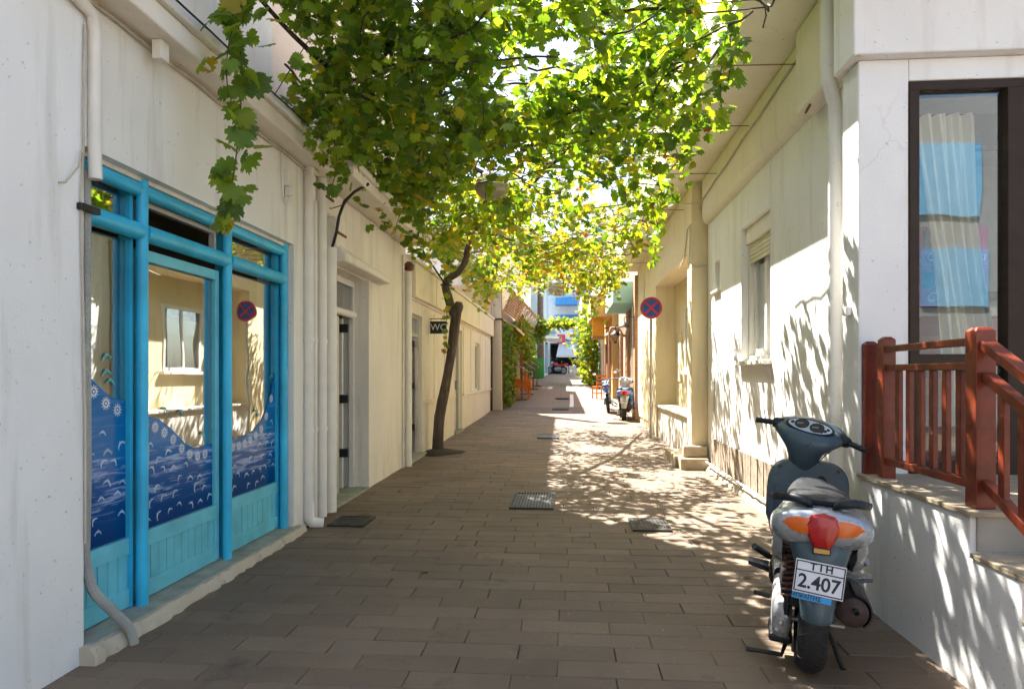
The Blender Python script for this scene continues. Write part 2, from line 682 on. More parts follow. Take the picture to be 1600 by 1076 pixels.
wl = MB()
for (a, b) in ((23.4, 29.2),):
    wl.add([(0.10, a, gz(a) + 0.004), (0.24, a, gz(a) + 0.004), (0.27, 25, gz(25) + 0.004), (0.13, 25, gz(25) + 0.004), (0.29, b, gz(b) + 0.004), (0.15, b, gz(b) + 0.004)], [(0, 1, 2, 3), (3, 2, 4, 5)])
tag(wl.build('road_line', simple('white_road_paint', (0.78, 0.76, 0.72), 0.6, var=0.1)), 'short white line painted along the lane', 'road marking')

# ---------------------------------------------------------------- left: shop with the blue front
shop = thing('shop_building', 'white rendered shop with bright blue painted front and sea mural on its glass', 'building', (-2.42, 3.26, 0))
part('wall', M_WHITE2, shop, (-2.76, -2.42, -6, 3.26, -0.3, 3.36), bevel=0.012)
part('wall', M_WHITE, shop, (-2.76, -2.42, 3.26, 5.91, 2.6, 3.36), (-2.76, -2.42, 5.91, 6.44, -0.3, 3.36))
part('floor_slab', M_SILL, shop, (-5.0, -2.56, 2.9, 6.3, -0.2, 0.09))
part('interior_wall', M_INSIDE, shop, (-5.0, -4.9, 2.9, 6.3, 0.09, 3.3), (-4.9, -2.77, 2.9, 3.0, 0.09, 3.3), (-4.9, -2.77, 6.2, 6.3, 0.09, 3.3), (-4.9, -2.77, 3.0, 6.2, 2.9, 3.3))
part('slab', M_SOFFIT, shop, (-3.2, -2.23, -6, 6.46, 3.362, 3.49), bevel=0.015)
part('cornice', M_WHITE, shop, (-3.2, -2.19, -6, 6.47, 3.492, 3.56), bevel=0.012)
part('bracket_block', M_SOFFIT, shop, (-2.36, -2.30, 3.72, 3.80, 3.25, 3.36), bevel=0.006)
part('upper_wall', M_CREAM, shop, (-3.2, -2.33, -6, 5.28, 3.56, 8.42), bevel=0.02)
part('sill', M_SILL, shop, (-2.62, -2.37, 3.27, 5.97, 0.02, 0.092), bevel=0.01)
st = MB()
nst = 48
rows_ = []
rr = random.Random(5)
for i in range(nst + 1):
    yy = 3.22 + (6.02 - 3.22) * i / nst
    e = rr.uniform(-0.014, 0.014)
    rows_.append([(-2.42, yy, -0.1), (-2.335 + e * 0.6, yy, -0.1), (-2.34 + e, yy, 0.045 + rr.uniform(-0.02, 0.012)), (-2.365 + e * 0.7, yy, 0.082 + rr.uniform(-0.008, 0.004)), (-2.42, yy, 0.086)])
st.loft(rows_)
st.build('doorstep', M_STEP, shop, smooth=40)
# posts and transom of the blue front
for yc in (3.835, 4.845, 5.855):
    MB().tube([(-2.49, yc, 0.092), (-2.49, yc, 2.59)], 0.034, 16).build('post', M_BLUE, shop, smooth=50)
for (a, b) in ((3.262, 3.81), (3.86, 4.82), (4.87, 5.83)):
    MB().tube([(-2.50, a, 2.285), (-2.50, b, 2.285)], 0.052, 16).build('transom', M_BLUE, shop, smooth=50)
    MB().tube([(-2.505, a, 2.53), (-2.505, b, 2.53)], 0.042, 16).build('head_rail', M_BLUE, shop, smooth=50)
part('head_frame', M_CREAM, shop, (-2.60, -2.475, 3.262, 5.90, 2.572, 2.598))
part('edge_frame', M_BLUE, shop, (-2.60, -2.53, 5.82, 5.905, 0.093, 2.57))
part('edge_frame', M_BLUE, shop, (-2.60, -2.53, 3.78, 3.81, 0.093, 2.57))
part('edge_frame', M_BLUE, shop, (-2.60, -2.53, 4.88, 4.905, 0.093, 2.57))
panes = [(3.262, 3.78), (3.915, 4.755), (4.905, 5.82)]


def planks(y0, y1, z0, z1, n):
    for i in range(n):
        a, b = y0 + (y1 - y0) * i / n, y0 + (y1 - y0) * (i + 1) / n
        part('plank', M_BLUEPALE, shop, (-2.56, -2.542 + 0.001 * (i % 2), a + 0.003, b - 0.003, z0, z1), bevel=0.002)


for (a, b, n) in ((3.262, 3.78, 6), (3.915, 4.755, 10), (4.905, 5.82, 10)):
    part('panel_rail', M_BLUEPALE, shop, (-2.57, -2.532, a, b, 0.405, 0.502), (-2.57, -2.532, a, b, 0.10, 0.205), bevel=0.003)
    part('panel_back', M_BLUE, shop, (-2.60, -2.562, a, b, 0.10, 0.50))
    planks(a, b, 0.205, 0.405, n)
door = part('door', M_BLUEPALE, shop, (-2.585, -2.53, 3.872, 3.915, 0.10, 2.20), (-2.585, -2.53, 4.755, 4.805, 0.10, 2.20), (-2.585, -2.53, 3.915, 4.755, 2.13, 2.20), bevel=0.004)
part('handle', M_STEEL, door, (-2.53, -2.49, 3.885, 3.905, 1.02, 1.04), (-2.505, -2.49, 3.885, 3.905, 0.90, 1.04), bevel=0.003)
for (a, b) in panes:
    part('glass_pane', M_GLASS, shop, (-2.564, -2.560, a, b, 0.502, 2.225 if a != panes[1][0] else 2.13))
part('fanlight', M_GLASS, shop, (-2.563, -2.559, 3.262, 3.78, 2.345, 2.49))
part('fanlight', M_GLASS, shop, (-2.563, -2.559, 4.905, 5.82, 2.345, 2.49))
fan = part('fanlight', M_ALU, shop, (-2.585, -2.545, 3.89, 4.79, 2.465, 2.495), (-2.585, -2.545, 3.89, 3.92, 2.34, 2.465), (-2.585, -2.545, 4.76, 4.79, 2.34, 2.465))
# curtain behind the nearest pane
cu = MB()
n = 60
cu.loft([[(-2.72 + 0.035 * math.sin(i * 1.15) + 0.012 * math.sin(i * 2.7 + z_), 3.2 + 0.75 * i / n, z_) for i in range(n + 1)] for z_ in (0.45, 1.0, 1.6, 2.25)], cap=False, closed=False)
cu.build('curtain', simple('cream_curtain', (0.62, 0.52, 0.36), 0.9, var=0.1), shop, smooth=80)

# printed sea film on the glass
m, nt, N, L, P = new_mat('sea_film')
v = wpos(nt)
w1 = noise(nt, v, 1.0, 5.0, 0.65, mapping=(1, 3.0, 34.0))
zz = nt.nodes.new('ShaderNodeSeparateXYZ')
L.new(v, zz.inputs[0])
deep = ramp(nt, zz.outputs['Z'], [(0.45, (0.001, 0.030, 0.14)), (0.85, (0.002, 0.090, 0.30)), (1.0, (0.004, 0.15, 0.40))])
band = ramp(nt, zz.outputs['Z'], [(0.62, 0.0), (0.70, 1.0), (0.98, 1.0), (1.02, 0.15)])
str_ = ramp(nt, w1, [(0.50, 0.0), (0.64, 0.8)])
mm = nt.nodes.new('ShaderNodeMath')
mm.operation = 'MULTIPLY'
L.new(str_, mm.inputs[0])
L.new(band, mm.inputs[1])
L.new(mixc(nt, mm.outputs[0], deep, (0.40, 0.50, 0.72)), P.inputs['Base Color'])
P.inputs['Roughness'].default_value = 0.12
P.inputs['Specular IOR Level'].default_value = 0.2
M_FILM = m
M_PRINT = simple('white_print', (0.66, 0.72, 0.76), 0.25, var=0.1)
M_PRINT_S = simple('pale_sea_print', (0.40, 0.54, 0.66), 0.25, var=0.35, vs_=9)
M_PRINT_T = simple('turquoise_print', (0.03, 0.34, 0.36), 0.3, var=0.1)
tops = [[(3.262, 1.52), (3.40, 1.47), (3.5, 1.42), (3.6, 1.35), (3.68, 1.31), (3.78, 1.29)],
        [(3.915, 1.21), (4.1, 1.17), (4.25, 1.09), (4.4, 0.985), (4.5, 0.945), (4.6, 0.938), (4.755, 0.95)],
        [(4.905, 0.945), (5.2, 0.95), (5.4, 0.985), (5.55, 1.05), (5.66, 1.17), (5.76, 1.33), (5.82, 1.46)]]
DOL = [(-.5, -.24), (-.41, -.03), (-.24, .13), (-.02, .20), (.05, .30), (.13, .18), (.28, .09), (.41, -.06), (.47, -.2), (.60, -.28), (.47, -.30), (.38, -.40), (.36, -.22), (.25, -.10), (.08, -.03), (-.12, -.02), (-.27, -.07), (-.38, -.17)]


def dolphin(mb, yc, zc_, s, rot, flip):
    c_, s_ = math.cos(rot), math.sin(rot)
    pts = []
    for (a, b) in DOL:
        a = -a if flip else a
        pts.append((-2.5525, yc + s * (a * c_ - b * s_), zc_ + s * (a * s_ + b * c_)))
    mb.add(pts, [tuple(range(len(pts)))])


def sunprint(mb, yc, zc_, r):
    n = 24
    inner = [(-2.5525, yc + 0.38 * r * math.cos(2 * math.pi * i / n), zc_ + 0.38 * r * math.sin(2 * math.pi * i / n)) for i in range(n)]
    mid = [(-2.5525, yc + 0.60 * r * math.cos(2 * math.pi * i / n), zc_ + 0.60 * r * math.sin(2 * math.pi * i / n)) for i in range(n)]
    mb.add(inner + mid, [(i, (i + 1) % n, n + (i + 1) % n, n + i) for i in range(n)])
    for i in range(12):
        a = 2 * math.pi * i / 12
        d = 0.16
        mb.add([(-2.5525, yc + r * 0.66 * math.cos(a - d), zc_ + r * 0.66 * math.sin(a - d)), (-2.5525, yc + r * math.cos(a), zc_ + r * math.sin(a)), (-2.5525, yc + r * 0.66 * math.cos(a + d), zc_ + r * 0.66 * math.sin(a + d))], [(0, 1, 2)])
    mb.add([(-2.5525, yc + 0.2 * r * math.cos(2 * math.pi * i / 10), zc_ + 0.2 * r * math.sin(2 * math.pi * i / 10)) for i in range(10)], [tuple(range(10))])


rr = random.Random(21)
for pi, tp in enumerate(tops):
    y0, y1 = tp[0][0], tp[-1][0]
    fm = MB().prism([(y0 + 0.002, 0.506), (y1 - 0.002, 0.506)] + [(min(max(a, y0 + 0.002), y1 - 0.002), b) for a, b in reversed(tp)], -2.5585, -2.5545, 'X')
    film = fm.build('sea_film', M_FILM, shop)
    dm = MB()

    def top_at(yq):
        for (a, b), (c_, d_) in zip(tp, tp[1:]):
            if yq <= c_:
                return b + (d_ - b) * (yq - a) / (c_ - a)
        return tp[-1][1]

    step = 0.105
    zq = 0.57
    k = 0
    while zq < 1.45:
        yq = y0 + 0.05 + (k % 2) * 0.055
        while yq < y1 - 0.03:
            if zq < top_at(yq) - 0.14 and rr.random() < 0.82:
                dolphin(dm, yq + rr.uniform(-0.02, 0.02), zq + rr.uniform(-0.025, 0.025), rr.uniform(0.052, 0.074), rr.uniform(-0.5, 0.9), rr.random() < 0.35)
            yq += 0.125
        zq += 0.092
        k += 1
    tag(dm.build('dolphin_print', M_PRINT_S, film), kind='stuff')
    sm = MB()
    yq = y0 + 0.05
    while yq < y1 - 0.03:
        sunprint(sm, yq, top_at(yq) - 0.06, 0.042)
        yq += 0.098
    tag(sm.build('sun_print', M_PRINT, film), kind='stuff')
    tm = MB()
    for _ in range(5 if pi == 0 else 3):
        yq = rr.uniform(y0 + 0.05, y1 - 0.05)
        dolphin(tm, yq, top_at(yq) + rr.uniform(0.08, 0.22), 0.075, rr.uniform(-0.4, 0.6), False)
    tag(tm.build('turquoise_dolphin_print', M_PRINT_T, film), kind='stuff')

# things fixed to the shop wall
t = thing('conduit', 'grey ribbed conduit running down beside the blue shop front to the pavement', 'pipe', (-2.33, 3.5, 0))
pts = [(-2.445, 3.30, 2.50), (-2.445, 3.30, 1.6), (-2.446, 3.305, 0.9), (-2.452, 3.30, 0.5), (-2.43, 3.33, 0.33), (-2.37, 3.41, 0.20), (-2.325, 3.49, 0.08), (-2.315, 3.50, -0.02)]
fine = []
rad = []
for a, b in zip(pts, pts[1:]):
    a, b = Vector(a), Vector(b)
    k = max(2, int((b - a).length / 0.006))
    for i in range(k):
        fine.append(a.lerp(b, i / k))
        rad.append(0.027 if (len(fine) % 2) else 0.0245)
sm_ = [sum((fine[max(0, min(len(fine) - 1, i + d))] for d in range(-9, 10)), Vector()) / 19 for i in range(len(fine))]
MB().tube(sm_, rad, 10).build('ribbed_tube', simple('grey_conduit', (0.33, 0.33, 0.30), 0.6, var=0.15), t, smooth=30)
t = thing('downpipe', 'thick white plastered pipe elbow at the near top corner of the blue shop', 'pipe', (-2.39, 3.3, 2.4))
MB().tube([(-2.392, 3.30, 2.44), (-2.395, 3.30, 2.54), (-2.395, 3.30, 3.18), (-2.39, 3.27, 3.27), (-2.385, 3.1, 3.30), (-2.38, 2.2, 3.30)], 0.032, 12).build('pipe', M_PIPE, t, smooth=60)
part('bracket', M_IRON, t, (-2.42, -2.39, 3.20, 3.34, 2.265, 2.30), bevel=0.004)
MB().tube([(-2.41, 3.245, 3.2), (-2.408, 3.235, 2.6), (-2.41, 3.22, 2.3), (-2.41, 3.25, 1.2), (-2.41, 3.25, 0.6)], 0.006, 6).build('cable', M_CABLE_W, t, smooth=60)
MB().tube([(-2.405, 3.22, 2.56), (-2.38, 3.16, 2.46), (-2.40, 3.10, 2.37), (-2.41, 3.07, 2.36)], 0.005, 6).build('loose_cable', M_CABLE_W, t, smooth=60)
t = thing('junction_box', 'small white wall socket with looped cables under the shop eave', 'junction box', (-2.42, 5.68, 3.05))
part('box', M_PIPE, t, (-2.42, -2.36, 5.66, 5.76, 3.06, 3.18), bevel=0.008)
part('plug', M_PVC, t, (-2.40, -2.35, 5.69, 5.73, 2.98, 3.06), bevel=0.006)
MB().tube([(-2.405, 5.62, 3.34), (-2.40, 5.62, 3.05), (-2.40, 5.64, 2.94), (-2.40, 5.69, 2.91), (-2.40, 5.72, 2.97)], 0.007, 6).build('cable', M_PIPE, t, smooth=60)
MB().tube([(-2.405, 5.70, 3.06), (-2.40, 5.69, 2.95), (-2.40, 5.71, 2.93), (-2.40, 5.74, 3.0)], 0.006, 6).build('cable', M_PIPE, t, smooth=60)
t = thing('eave_cable', 'thin painted cable stapled under the eave of the blue shop', 'cable', (-2.4, 3.3, 3.3))
MB().tube([(-2.40, 3.3 + i * 0.2, 3.335 + 0.006 * math.sin(i * 1.7)) for i in range(16)], 0.011, 6).build('cable', M_CABLE_W, t, smooth=60)
MB().tube([(-2.16, -1 + i * 0.25, 3.53 + 0.006 * math.sin(i * 1.3)) for i in range(30)], 0.007, 6).build('cornice_cable', M_IRON, t, smooth=60)

# the four white pipes between shop and doorway
for (x, yc, r, z0, z1, lab, ex) in ((-2.385, 6.17, 0.045, 0.10, 3.36, 'leftmost of four white pipes beside the blue shop, with an elbow foot', True),
                                    (-2.395, 6.36, 0.022, 0.04, 3.1, 'thinnest of four white pipes beside the blue shop', False),
                                    (-2.38, 6.50, 0.048, 0.04, 3.36, 'third white pipe from the blue shop, running to the eave', False),
                                    (-2.375, 6.73, 0.062, 0.04, 2.72, 'thickest white pipe, next to the open doorway, ending below the meter box', False)):
    t = thing('downpipe', lab, 'pipe', (x, yc, 0), 'white wall pipes')
    MB().tube([(x, yc, z0 + 0.02), (x, yc, z1)], r, 14).build('pipe', M_PIPE, t, smooth=60)
    for zc_ in (0.9, 1.75):
        MB().tube([(x, yc, zc_), (x, yc, zc_ + 0.035)], r + 0.006, 14).build('clip', M_PIPE, t, smooth=60)
    if ex:
        MB().tube([(x, yc, 0.26), (x, yc, 0.12), (x + 0.03, yc + 0.01, 0.07), (x + 0.12, yc + 0.05, 0.055)], r + 0.006, 14).build('elbow', M_PIPE, t, smooth=60)
for (x0, x1, y0, y1, z0, z1, lab) in ((-2.42, -2.35, 6.46, 6.72, 3.02, 3.34, 'flat cream meter box high under the eave'), (-2.418, -2.32, 6.70, 7.02, 2.72, 3.04, 'cream metal meter box with a rusty clasp over the doorway')):
    t = thing('meter_box', lab, 'meter box', (-2.42, y0, z0))
    part('case', M_CREAM, t, (x0, x1, y0, y1, z0, z1), bevel=0.006)
    part('lid', M_PIPE, t, (x1, x1 + 0.012, y0 + 0.012, y1 - 0.012, z0 + 0.012, z1 - 0.012), bevel=0.003)
    part('clasp', M_RUST, t, (x1 + 0.012, x1 + 0.03, y0 + 0.02, y1 - 0.03, (z0 + z1) / 2 - 0.012, (z0 + z1) / 2 + 0.012), bevel=0.003)
t = thing('service_cable', 'thick black cable arching from the vine down into the white pipe', 'cable', (-2.3, 6.73, 2.7))
MB().tube([(-2.375, 6.74, 2.70), (-2.34, 6.70, 2.74), (-2.29, 6.66, 2.86), (-2.26, 6.65, 3.02), (-2.22, 6.70, 3.18), (-2.15, 6.80, 3.3), (-2.05, 6.95, 3.42)], 0.016, 8).build('cable', M_CABLE, t, smooth=60)
MB().tube([(-2.39, 6.5, 3.10), (-2.33, 6.62, 3.09), (-2.24, 6.75, 3.16), (-2.17, 6.85, 3.30)], 0.006, 6).build('thin_cable', M_RUST, t, smooth=60)

# ---------------------------------------------------------------- left: the doorway house
dh = thing('doorway_house', 'cream rendered house with recessed open doorway and small canopy', 'building', (-2.42, 6.46, 0))
part('wall', M_CREAM, dh, (-2.76, -2.42, 6.46, 6.90, -0.3, 3.37), (-2.76, -2.42, 8.24, 10.16, -0.3, 3.37), (-2.76, -2.42, 6.90, 8.24, 2.58, 3.37), bevel=0.010)
cn = MB()
cn.loft([[(-2.42, 6.78, 2.585), (-2.235, 6.78, 2.60), (-2.23, 6.78, 2.68), (-2.30, 6.78, 2.76), (-2.42, 6.78, 2.79)], [(-2.42, 8.62, 2.585), (-2.235, 8.62, 2.60), (-2.23, 8.62, 2.66), (-2.30, 8.62, 2.70), (-2.42, 8.62, 2.72)]])
cn.build('canopy', M_CREAM, dh, bevel=0.02)
part('slab', M_SOFFIT, dh, (-3.2, -2.06, 6.485, 10.16, 3.372, 3.47), bevel=0.012)
part('cornice', M_CREAM, dh, (-3.2, -2.02, 6.49, 10.17, 3.472, 3.53), bevel=0.01)
part('upper_wall', M_PINK, dh, (-3.6, -2.40, 5.30, 10.3, 3.565, 8.40))
part('threshold', M_SILL, dh, (-2.9, -2.40, 6.902, 8.238, -0.05, 0.062), bevel=0.006)
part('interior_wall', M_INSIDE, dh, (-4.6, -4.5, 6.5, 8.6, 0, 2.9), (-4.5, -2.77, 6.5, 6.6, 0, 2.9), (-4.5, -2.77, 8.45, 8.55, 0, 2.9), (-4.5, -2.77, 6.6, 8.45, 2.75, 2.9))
part('door_frame', M_PVC, dh, (-2.66, -2.60, 6.902, 6.96, 0.063, 2.578), (-2.66, -2.60, 8.18, 8.238, 0.063, 2.578), (-2.66, -2.60, 6.96, 8.18, 2.51, 2.578), bevel=0.004)
MB().tube([(-2.60, 6.96, 2.17), (-2.60, 8.18, 2.17)], 0.045, 12).build('transom', M_PVC, dh, smooth=50)
part('fanlight', M_GLASS_D, dh, (-2.632, -2.628, 6.96, 8.18, 2.215, 2.51))
leaf_ = part('door', M_ALU, dh, (-2.67, -2.63, 6.97, 7.07, 0.07, 2.12), (-2.67, -2.63, 7.62, 7.74, 0.07, 2.12), (-2.67, -2.63, 7.07, 7.62, 1.98, 2.12), (-2.67, -2.63, 7.07, 7.62, 0.07, 0.62), bevel=0.004)
part('door_glass', M_GLASS_D, leaf_, (-2.652, -2.648, 7.07, 7.62, 0.62, 1.98))
part('lower_panel', M_PVC, leaf_, (-2.632, -2.618, 7.16, 7.54, 0.16, 0.54), bevel=0.004)
edge = part('door', M_PVC, dh, (-3.30, -2.70, 8.06, 8.11, 0.07, 2.12), bevel=0.004)
for zc_ in (0.45, 1.1, 1.95):
    part('hinge', M_DARK, edge, (-2.72, -2.62, 8.02, 8.06, zc_, zc_ + 0.10), bevel=0.004)
t = thing('downpipe', 'white drain pipe with rusty bracket between the cream house and the low shops', 'pipe', (-2.37, 10.05, 0), 'white wall pipes')
MB().tube([(-2.36, 10.06, 0.05), (-2.36, 10.06, 2.98)], 0.055, 14).build('pipe', M_PIPE, t, smooth=60)
MB().tube([(-2.40, 9.92, 0.05), (-2.40, 9.92, 3.2)], 0.018, 8).build('thin_pipe', M_PIPE, t, smooth=60)
MB().lathe([(0.02, 0), (0.075, 0.02), (0.08, 0.09), (0.03, 0.14)], (-2.34, 10.02, 2.98), 'Z', 14).build('rusty_hopper', M_RUST, t, smooth=50)
for zc_ in (0.75, 1.7):
    MB().tube([(-2.36, 10.06, zc_), (-2.36, 10.06, zc_ + 0.03)], 0.061, 14).build('clip', M_PIPE, t, smooth=60)
t = thing('eave_cable', 'cable stapled below the eave of the cream doorway house', 'cable', (-2.4, 7, 3.3))
MB().tube([(-2.40, 6.95 + i * 0.2, 3.34 + 0.006 * math.sin(i * 1.9)) for i in range(16)], 0.010, 6).build('cable', M_CABLE_W, t, smooth=60)

# ---------------------------------------------------------------- left: the low row with blank fascia boxes
lo = thing('low_shop_row', 'low cream shop row with blank fascia boxes and narrow open doors', 'building', (-2.44, 10.2, 0))
M_LOW = plaster('low_row_paint', (0.77, 0.71, 0.61), amount=0.45)
W0, W1 = -2.78, -2.44
opens = [(10.30, 11.45, 0.10, 2.42), (14.75, 15.9, 0.10, 2.45), (18.1, 19.1, 0.98, 2.30)]
yy = 10.18
boxes = []
for (a, b, z0, z1) in opens:
    boxes.append((W0, W1, yy, a, -0.3, 2.62))
    boxes.append((W0, W1, a, b, z1, 2.62))
    boxes.append((W0, W1, a, b, -0.3, z0))
    yy = b
boxes.append((W0, W1, yy, 22.0, -0.3, 2.62))
part('wall', M_LOW, lo, *boxes)
part('parapet', M_LOW, lo, (W0, W1 + 0.02, 10.18, 22.0, 2.622, 3.20))
part('coping', M_SOFFIT, lo, (W0, W1 + 0.13, 10.18, 22.05, 3.202, 3.26), bevel=0.006)
for (a, b) in ((10.5, 12.2), (12.26, 14.9), (14.96, 18.3), (18.36, 21.95)):
    part('fascia_box', plaster('fascia_panel', (0.78, 0.71, 0.57), amount=0.2), lo, (W1 + 0.022, W1 + 0.10, a, b, 2.66, 3.19), bevel=0.008)
part('ledge', M_LOW, lo, (W1, W1 + 0.045, 11.5, 14.7, 0.94, 0.99), (W1, W1 + 0.045, 15.95, 22.0, 0.94, 0.99), bevel=0.006)
for (a, b) in ((11.55, 12.35), (12.45, 13.4), (13.5, 14.6), (16.05, 17.2), (17.3, 18.05), (19.2, 20.3), (20.4, 21.9)):
    part('wall_panel', M_LOW, lo, (W1, W1 + 0.014, a, b, 1.0, 2.55), bevel=0.003)
part('threshold', M_SILL, lo, (-2.80, -2.36, 10.3, 11.45, -0.03, 0.13), bevel=0.01)
part('threshold', M_SILL, lo, (-2.80, -2.38, 14.75, 15.9, 0.0, 0.17), bevel=0.01)
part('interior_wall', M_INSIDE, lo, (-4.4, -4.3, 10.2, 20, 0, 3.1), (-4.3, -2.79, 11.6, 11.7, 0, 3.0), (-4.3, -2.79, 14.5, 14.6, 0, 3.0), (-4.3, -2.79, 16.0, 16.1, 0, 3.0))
part('roof_slab', M_SOFFIT, lo, (-9, W0 + 0.002, 10.31, 25, 3.0, 3.19))
wf = part('shop_window', M_PVC, lo, (-2.56, -2.50, 10.30, 10.36, 0.13, 2.42), (-2.56, -2.50, 10.86, 10.93, 0.13, 2.42), (-2.56, -2.50, 10.36, 10.86, 2.35, 2.42), (-2.56, -2.50, 10.36, 10.86, 1.10, 1.18), (-2.56, -2.50, 10.36, 10.86, 0.13, 0.22), bevel=0.004)
part('glass_pane', M_GLASS_D, wf, (-2.532, -2.528, 10.36, 10.86, 1.18, 2.35))
part('glass_pane', M_GLASS_D, wf, (-2.532, -2.528, 10.36, 10.86, 0.22, 1.10))
nt_ = part('notice', simple('paper', (0.72, 0.70, 0.64), 0.8), wf, (-2.526, -2.522, 10.45, 10.80, 1.25, 1.72))
lines_ = MB()
for i in range(7):
    lines_.box(-2.5215, -2.5205, 10.49, 10.76 - 0.04 * (i % 3), 1.30 + i * 0.055, 1.325 + i * 0.055)
lines_.build('printed_lines', M_DARK, nt_)
df = part('door', M_ALU, lo, (-2.56, -2.50, 11.38, 11.45, 0.13, 2.42), (-2.56, -2.50, 10.93, 11.38, 2.06, 2.12), (-2.56, -2.50, 10.93, 11.38, 2.36, 2.42), (-3.0, -2.60, 11.30, 11.35, 0.14, 2.05), bevel=0.004)
part('glass_pane', M_GLASS_D, df, (-2.532, -2.528, 10.93, 11.38, 2.12, 2.36))
for zc_ in (0.5, 1.2, 1.9):
    part('hinge', M_DARK, df, (-2.60, -2.54, 11.26, 11.30, zc_, zc_ + 0.11), bevel=0.004)
df = part('door', M_PVC, lo, (-2.56, -2.50, 14.75, 14.82, 0.17, 2.45), (-2.56, -2.50, 15.78, 15.9, 0.17, 2.45), (-2.56, -2.50, 14.82, 15.78, 2.38, 2.45), (-2.555, -2.51, 15.22, 15.36, 0.18, 2.38), bevel=0.004)
part('glass_pane', M_GLASS_D, df, (-2.532, -2.528, 15.36, 15.78, 0.2, 2.38))
part('handle', M_STEEL, df, (-2.51, -2.45, 15.27, 15.30, 1.1, 1.3), bevel=0.005)
wf = part('window', M_PVC, lo, (-2.55, -2.50, 18.1, 18.17, 0.98, 2.30), (-2.55, -2.50, 19.03, 19.1, 0.98, 2.30), (-2.55, -2.50, 18.17, 19.03, 2.23, 2.30), (-2.55, -2.50, 18.17, 19.03, 0.98, 1.05), (-2.55, -2.505, 18.56, 18.63, 1.05, 2.23), bevel=0.004)
part('glass_pane', M_GLASS_D, wf, (-2.53, -2.526, 18.17, 18.56, 1.05, 2.23))
part('glass_pane', M_GLASS_D, wf, (-2.53, -2.526, 18.63, 19.03, 1.05, 2.23))
part('sill', M_SOFFIT, wf, (-2.55, -2.40, 18.05, 19.15, 0.93, 0.978), bevel=0.006)
MB().tube([(-2.40, 21.85, 0.2), (-2.40, 21.85, 2.65)], 0.035, 8).build('drain_pipe', M_IRON, lo, smooth=60)
ub = thing('upper_house', 'white upper house set back above the low shop row', 'building', (-3.9, 13, 3.2))
part('wall', M_WHITE2, ub, (-9, -3.9, 12.8, 24.4, 3.195, 8.5), bevel=0.02)
part('parapet', M_WHITE, ub, (-9, -3.85, 12.75, 24.45, 8.502, 8.72))
for a in (14.2, 17.4, 20.8):
    w_ = part('window', M_PVC, ub, (-3.90, -3.87, a, a + 0.06, 5.2, 6.6), (-3.90, -3.87, a + 1.1, a + 1.16, 5.2, 6.6), (-3.90, -3.87, a + 0.06, a + 1.1, 6.54, 6.6), (-3.90, -3.87, a + 0.06, a + 1.1, 5.2, 5.26))
    part('pane', M_GLASS_D, w_, (-3.898, -3.885, a + 0.06, a + 1.1, 5.26, 6.54))

# hanging WC sign
t = thing('wc_sign', 'small black hanging board lettered WC beside the vine trunk', 'sign', (-2.32, 12.0, 2.2))
part('board', simple('sign_slate', (0.012, 0.018, 0.022), 0.5, var=0.2), t, (-2.415, -2.125, 11.99, 12.01, 2.165, 2.385), bevel=0.003)
text('WC', 0.165, M_PRINT, 'lettering', t, Matrix.Translation((-2.265, 11.987, 2.275)) @ FACE_CAM)
MB().tube([(-2.44, 12.0, 2.43), (-2.16, 12.0, 2.43)], 0.008, 6).build('arm', M_IRON, t, smooth=60)
MB().tube([(-2.40, 12.0, 2.38), (-2.40, 12.0, 2.43)], 0.004, 6).tube([(-2.22, 12.0, 2.38), (-2.22, 12.0, 2.43)], 0.004, 6).build('hook', M_IRON, t)

t = thing('utility_pole', 'stout weathered concrete utility pole at the end of the low shop row', 'pole', (-2.28, 22.25, 0.25))
m = plaster('weathered_concrete', (0.50, 0.43, 0.33), stain=(0.25, 0.14, 0.06), amount=0.6)
MB().loft([ring_se(-2.28, 22.25, z, w, w, 16, 5, 'XY') for z, w in ((0.1, 0.43), (0.55, 0.42), (0.6, 0.405), (3.0, 0.36), (7.5, 0.24))]).build('shaft', m, t, smooth=40)
MB().tube([(-2.06, 22.2, 0.3), (-2.09, 22.2, 1.9), (-2.12, 22.2, 4.2)], 0.02, 8).build('rusty_conduit', M_RUST, t, smooth=60)
part('clamp', M_IRON, t, (-2.49, -2.07, 22.05, 22.44, 3.2, 3.25))
# ---------------------------------------------------------------- right: white house with the roller shutter
wh = thing('white_house', 'white house with roller shutter window and wide overhanging balcony slab', 'building', (2.07, 4.76, 0))
X0, X1 = 2.07, 2.35
part('wall', M_WHITE2, wh, (X0, X1, 4.76, 7.15, -0.3, 4.28), (X0, X1, 8.3, 9.45, -0.3, 4.28), (X0, X1, 9.75, 10.22, -0.3, 4.28),
     (X0, X1, 7.15, 8.3, -0.3, 1.60), (X0, X1, 7.15, 8.3, 3.16, 4.28), (X0, X1, 9.45, 9.75, -0.3, 2.60), (X0, X1, 9.45, 9.75, 3.0, 4.28), bevel=0.012)
part('niche_back', M_CREAM, wh, (2.22, 2.34, 9.46, 9.74, 2.61, 2.99))
part('niche_sill', M_SOFFIT, wh, (2.02, 2.22, 9.40, 9.80, 2.565, 2.598), bevel=0.006)
band = MB()
band.loft([[(2.071, yy, 4.279), (1.985, yy, 4.279), (1.985, yy, 3.76), (1.995, yy, 3.69), (2.03, yy, 3.645), (2.071, yy, 3.63)] for yy in (5.86, 10.215)])
band.build('beam', M_SOFFIT, wh, smooth=50)
part('beam_end', M_SOFFIT, wh, (1.90, 2.0705, 4.765, 5.855, 3.60, 4.279), bevel=0.012)
part('balcony_slab', M_SOFFIT, wh, (1.33, 6.2, 3.8, 19.2, 4.281, 4.44), bevel=0.02)
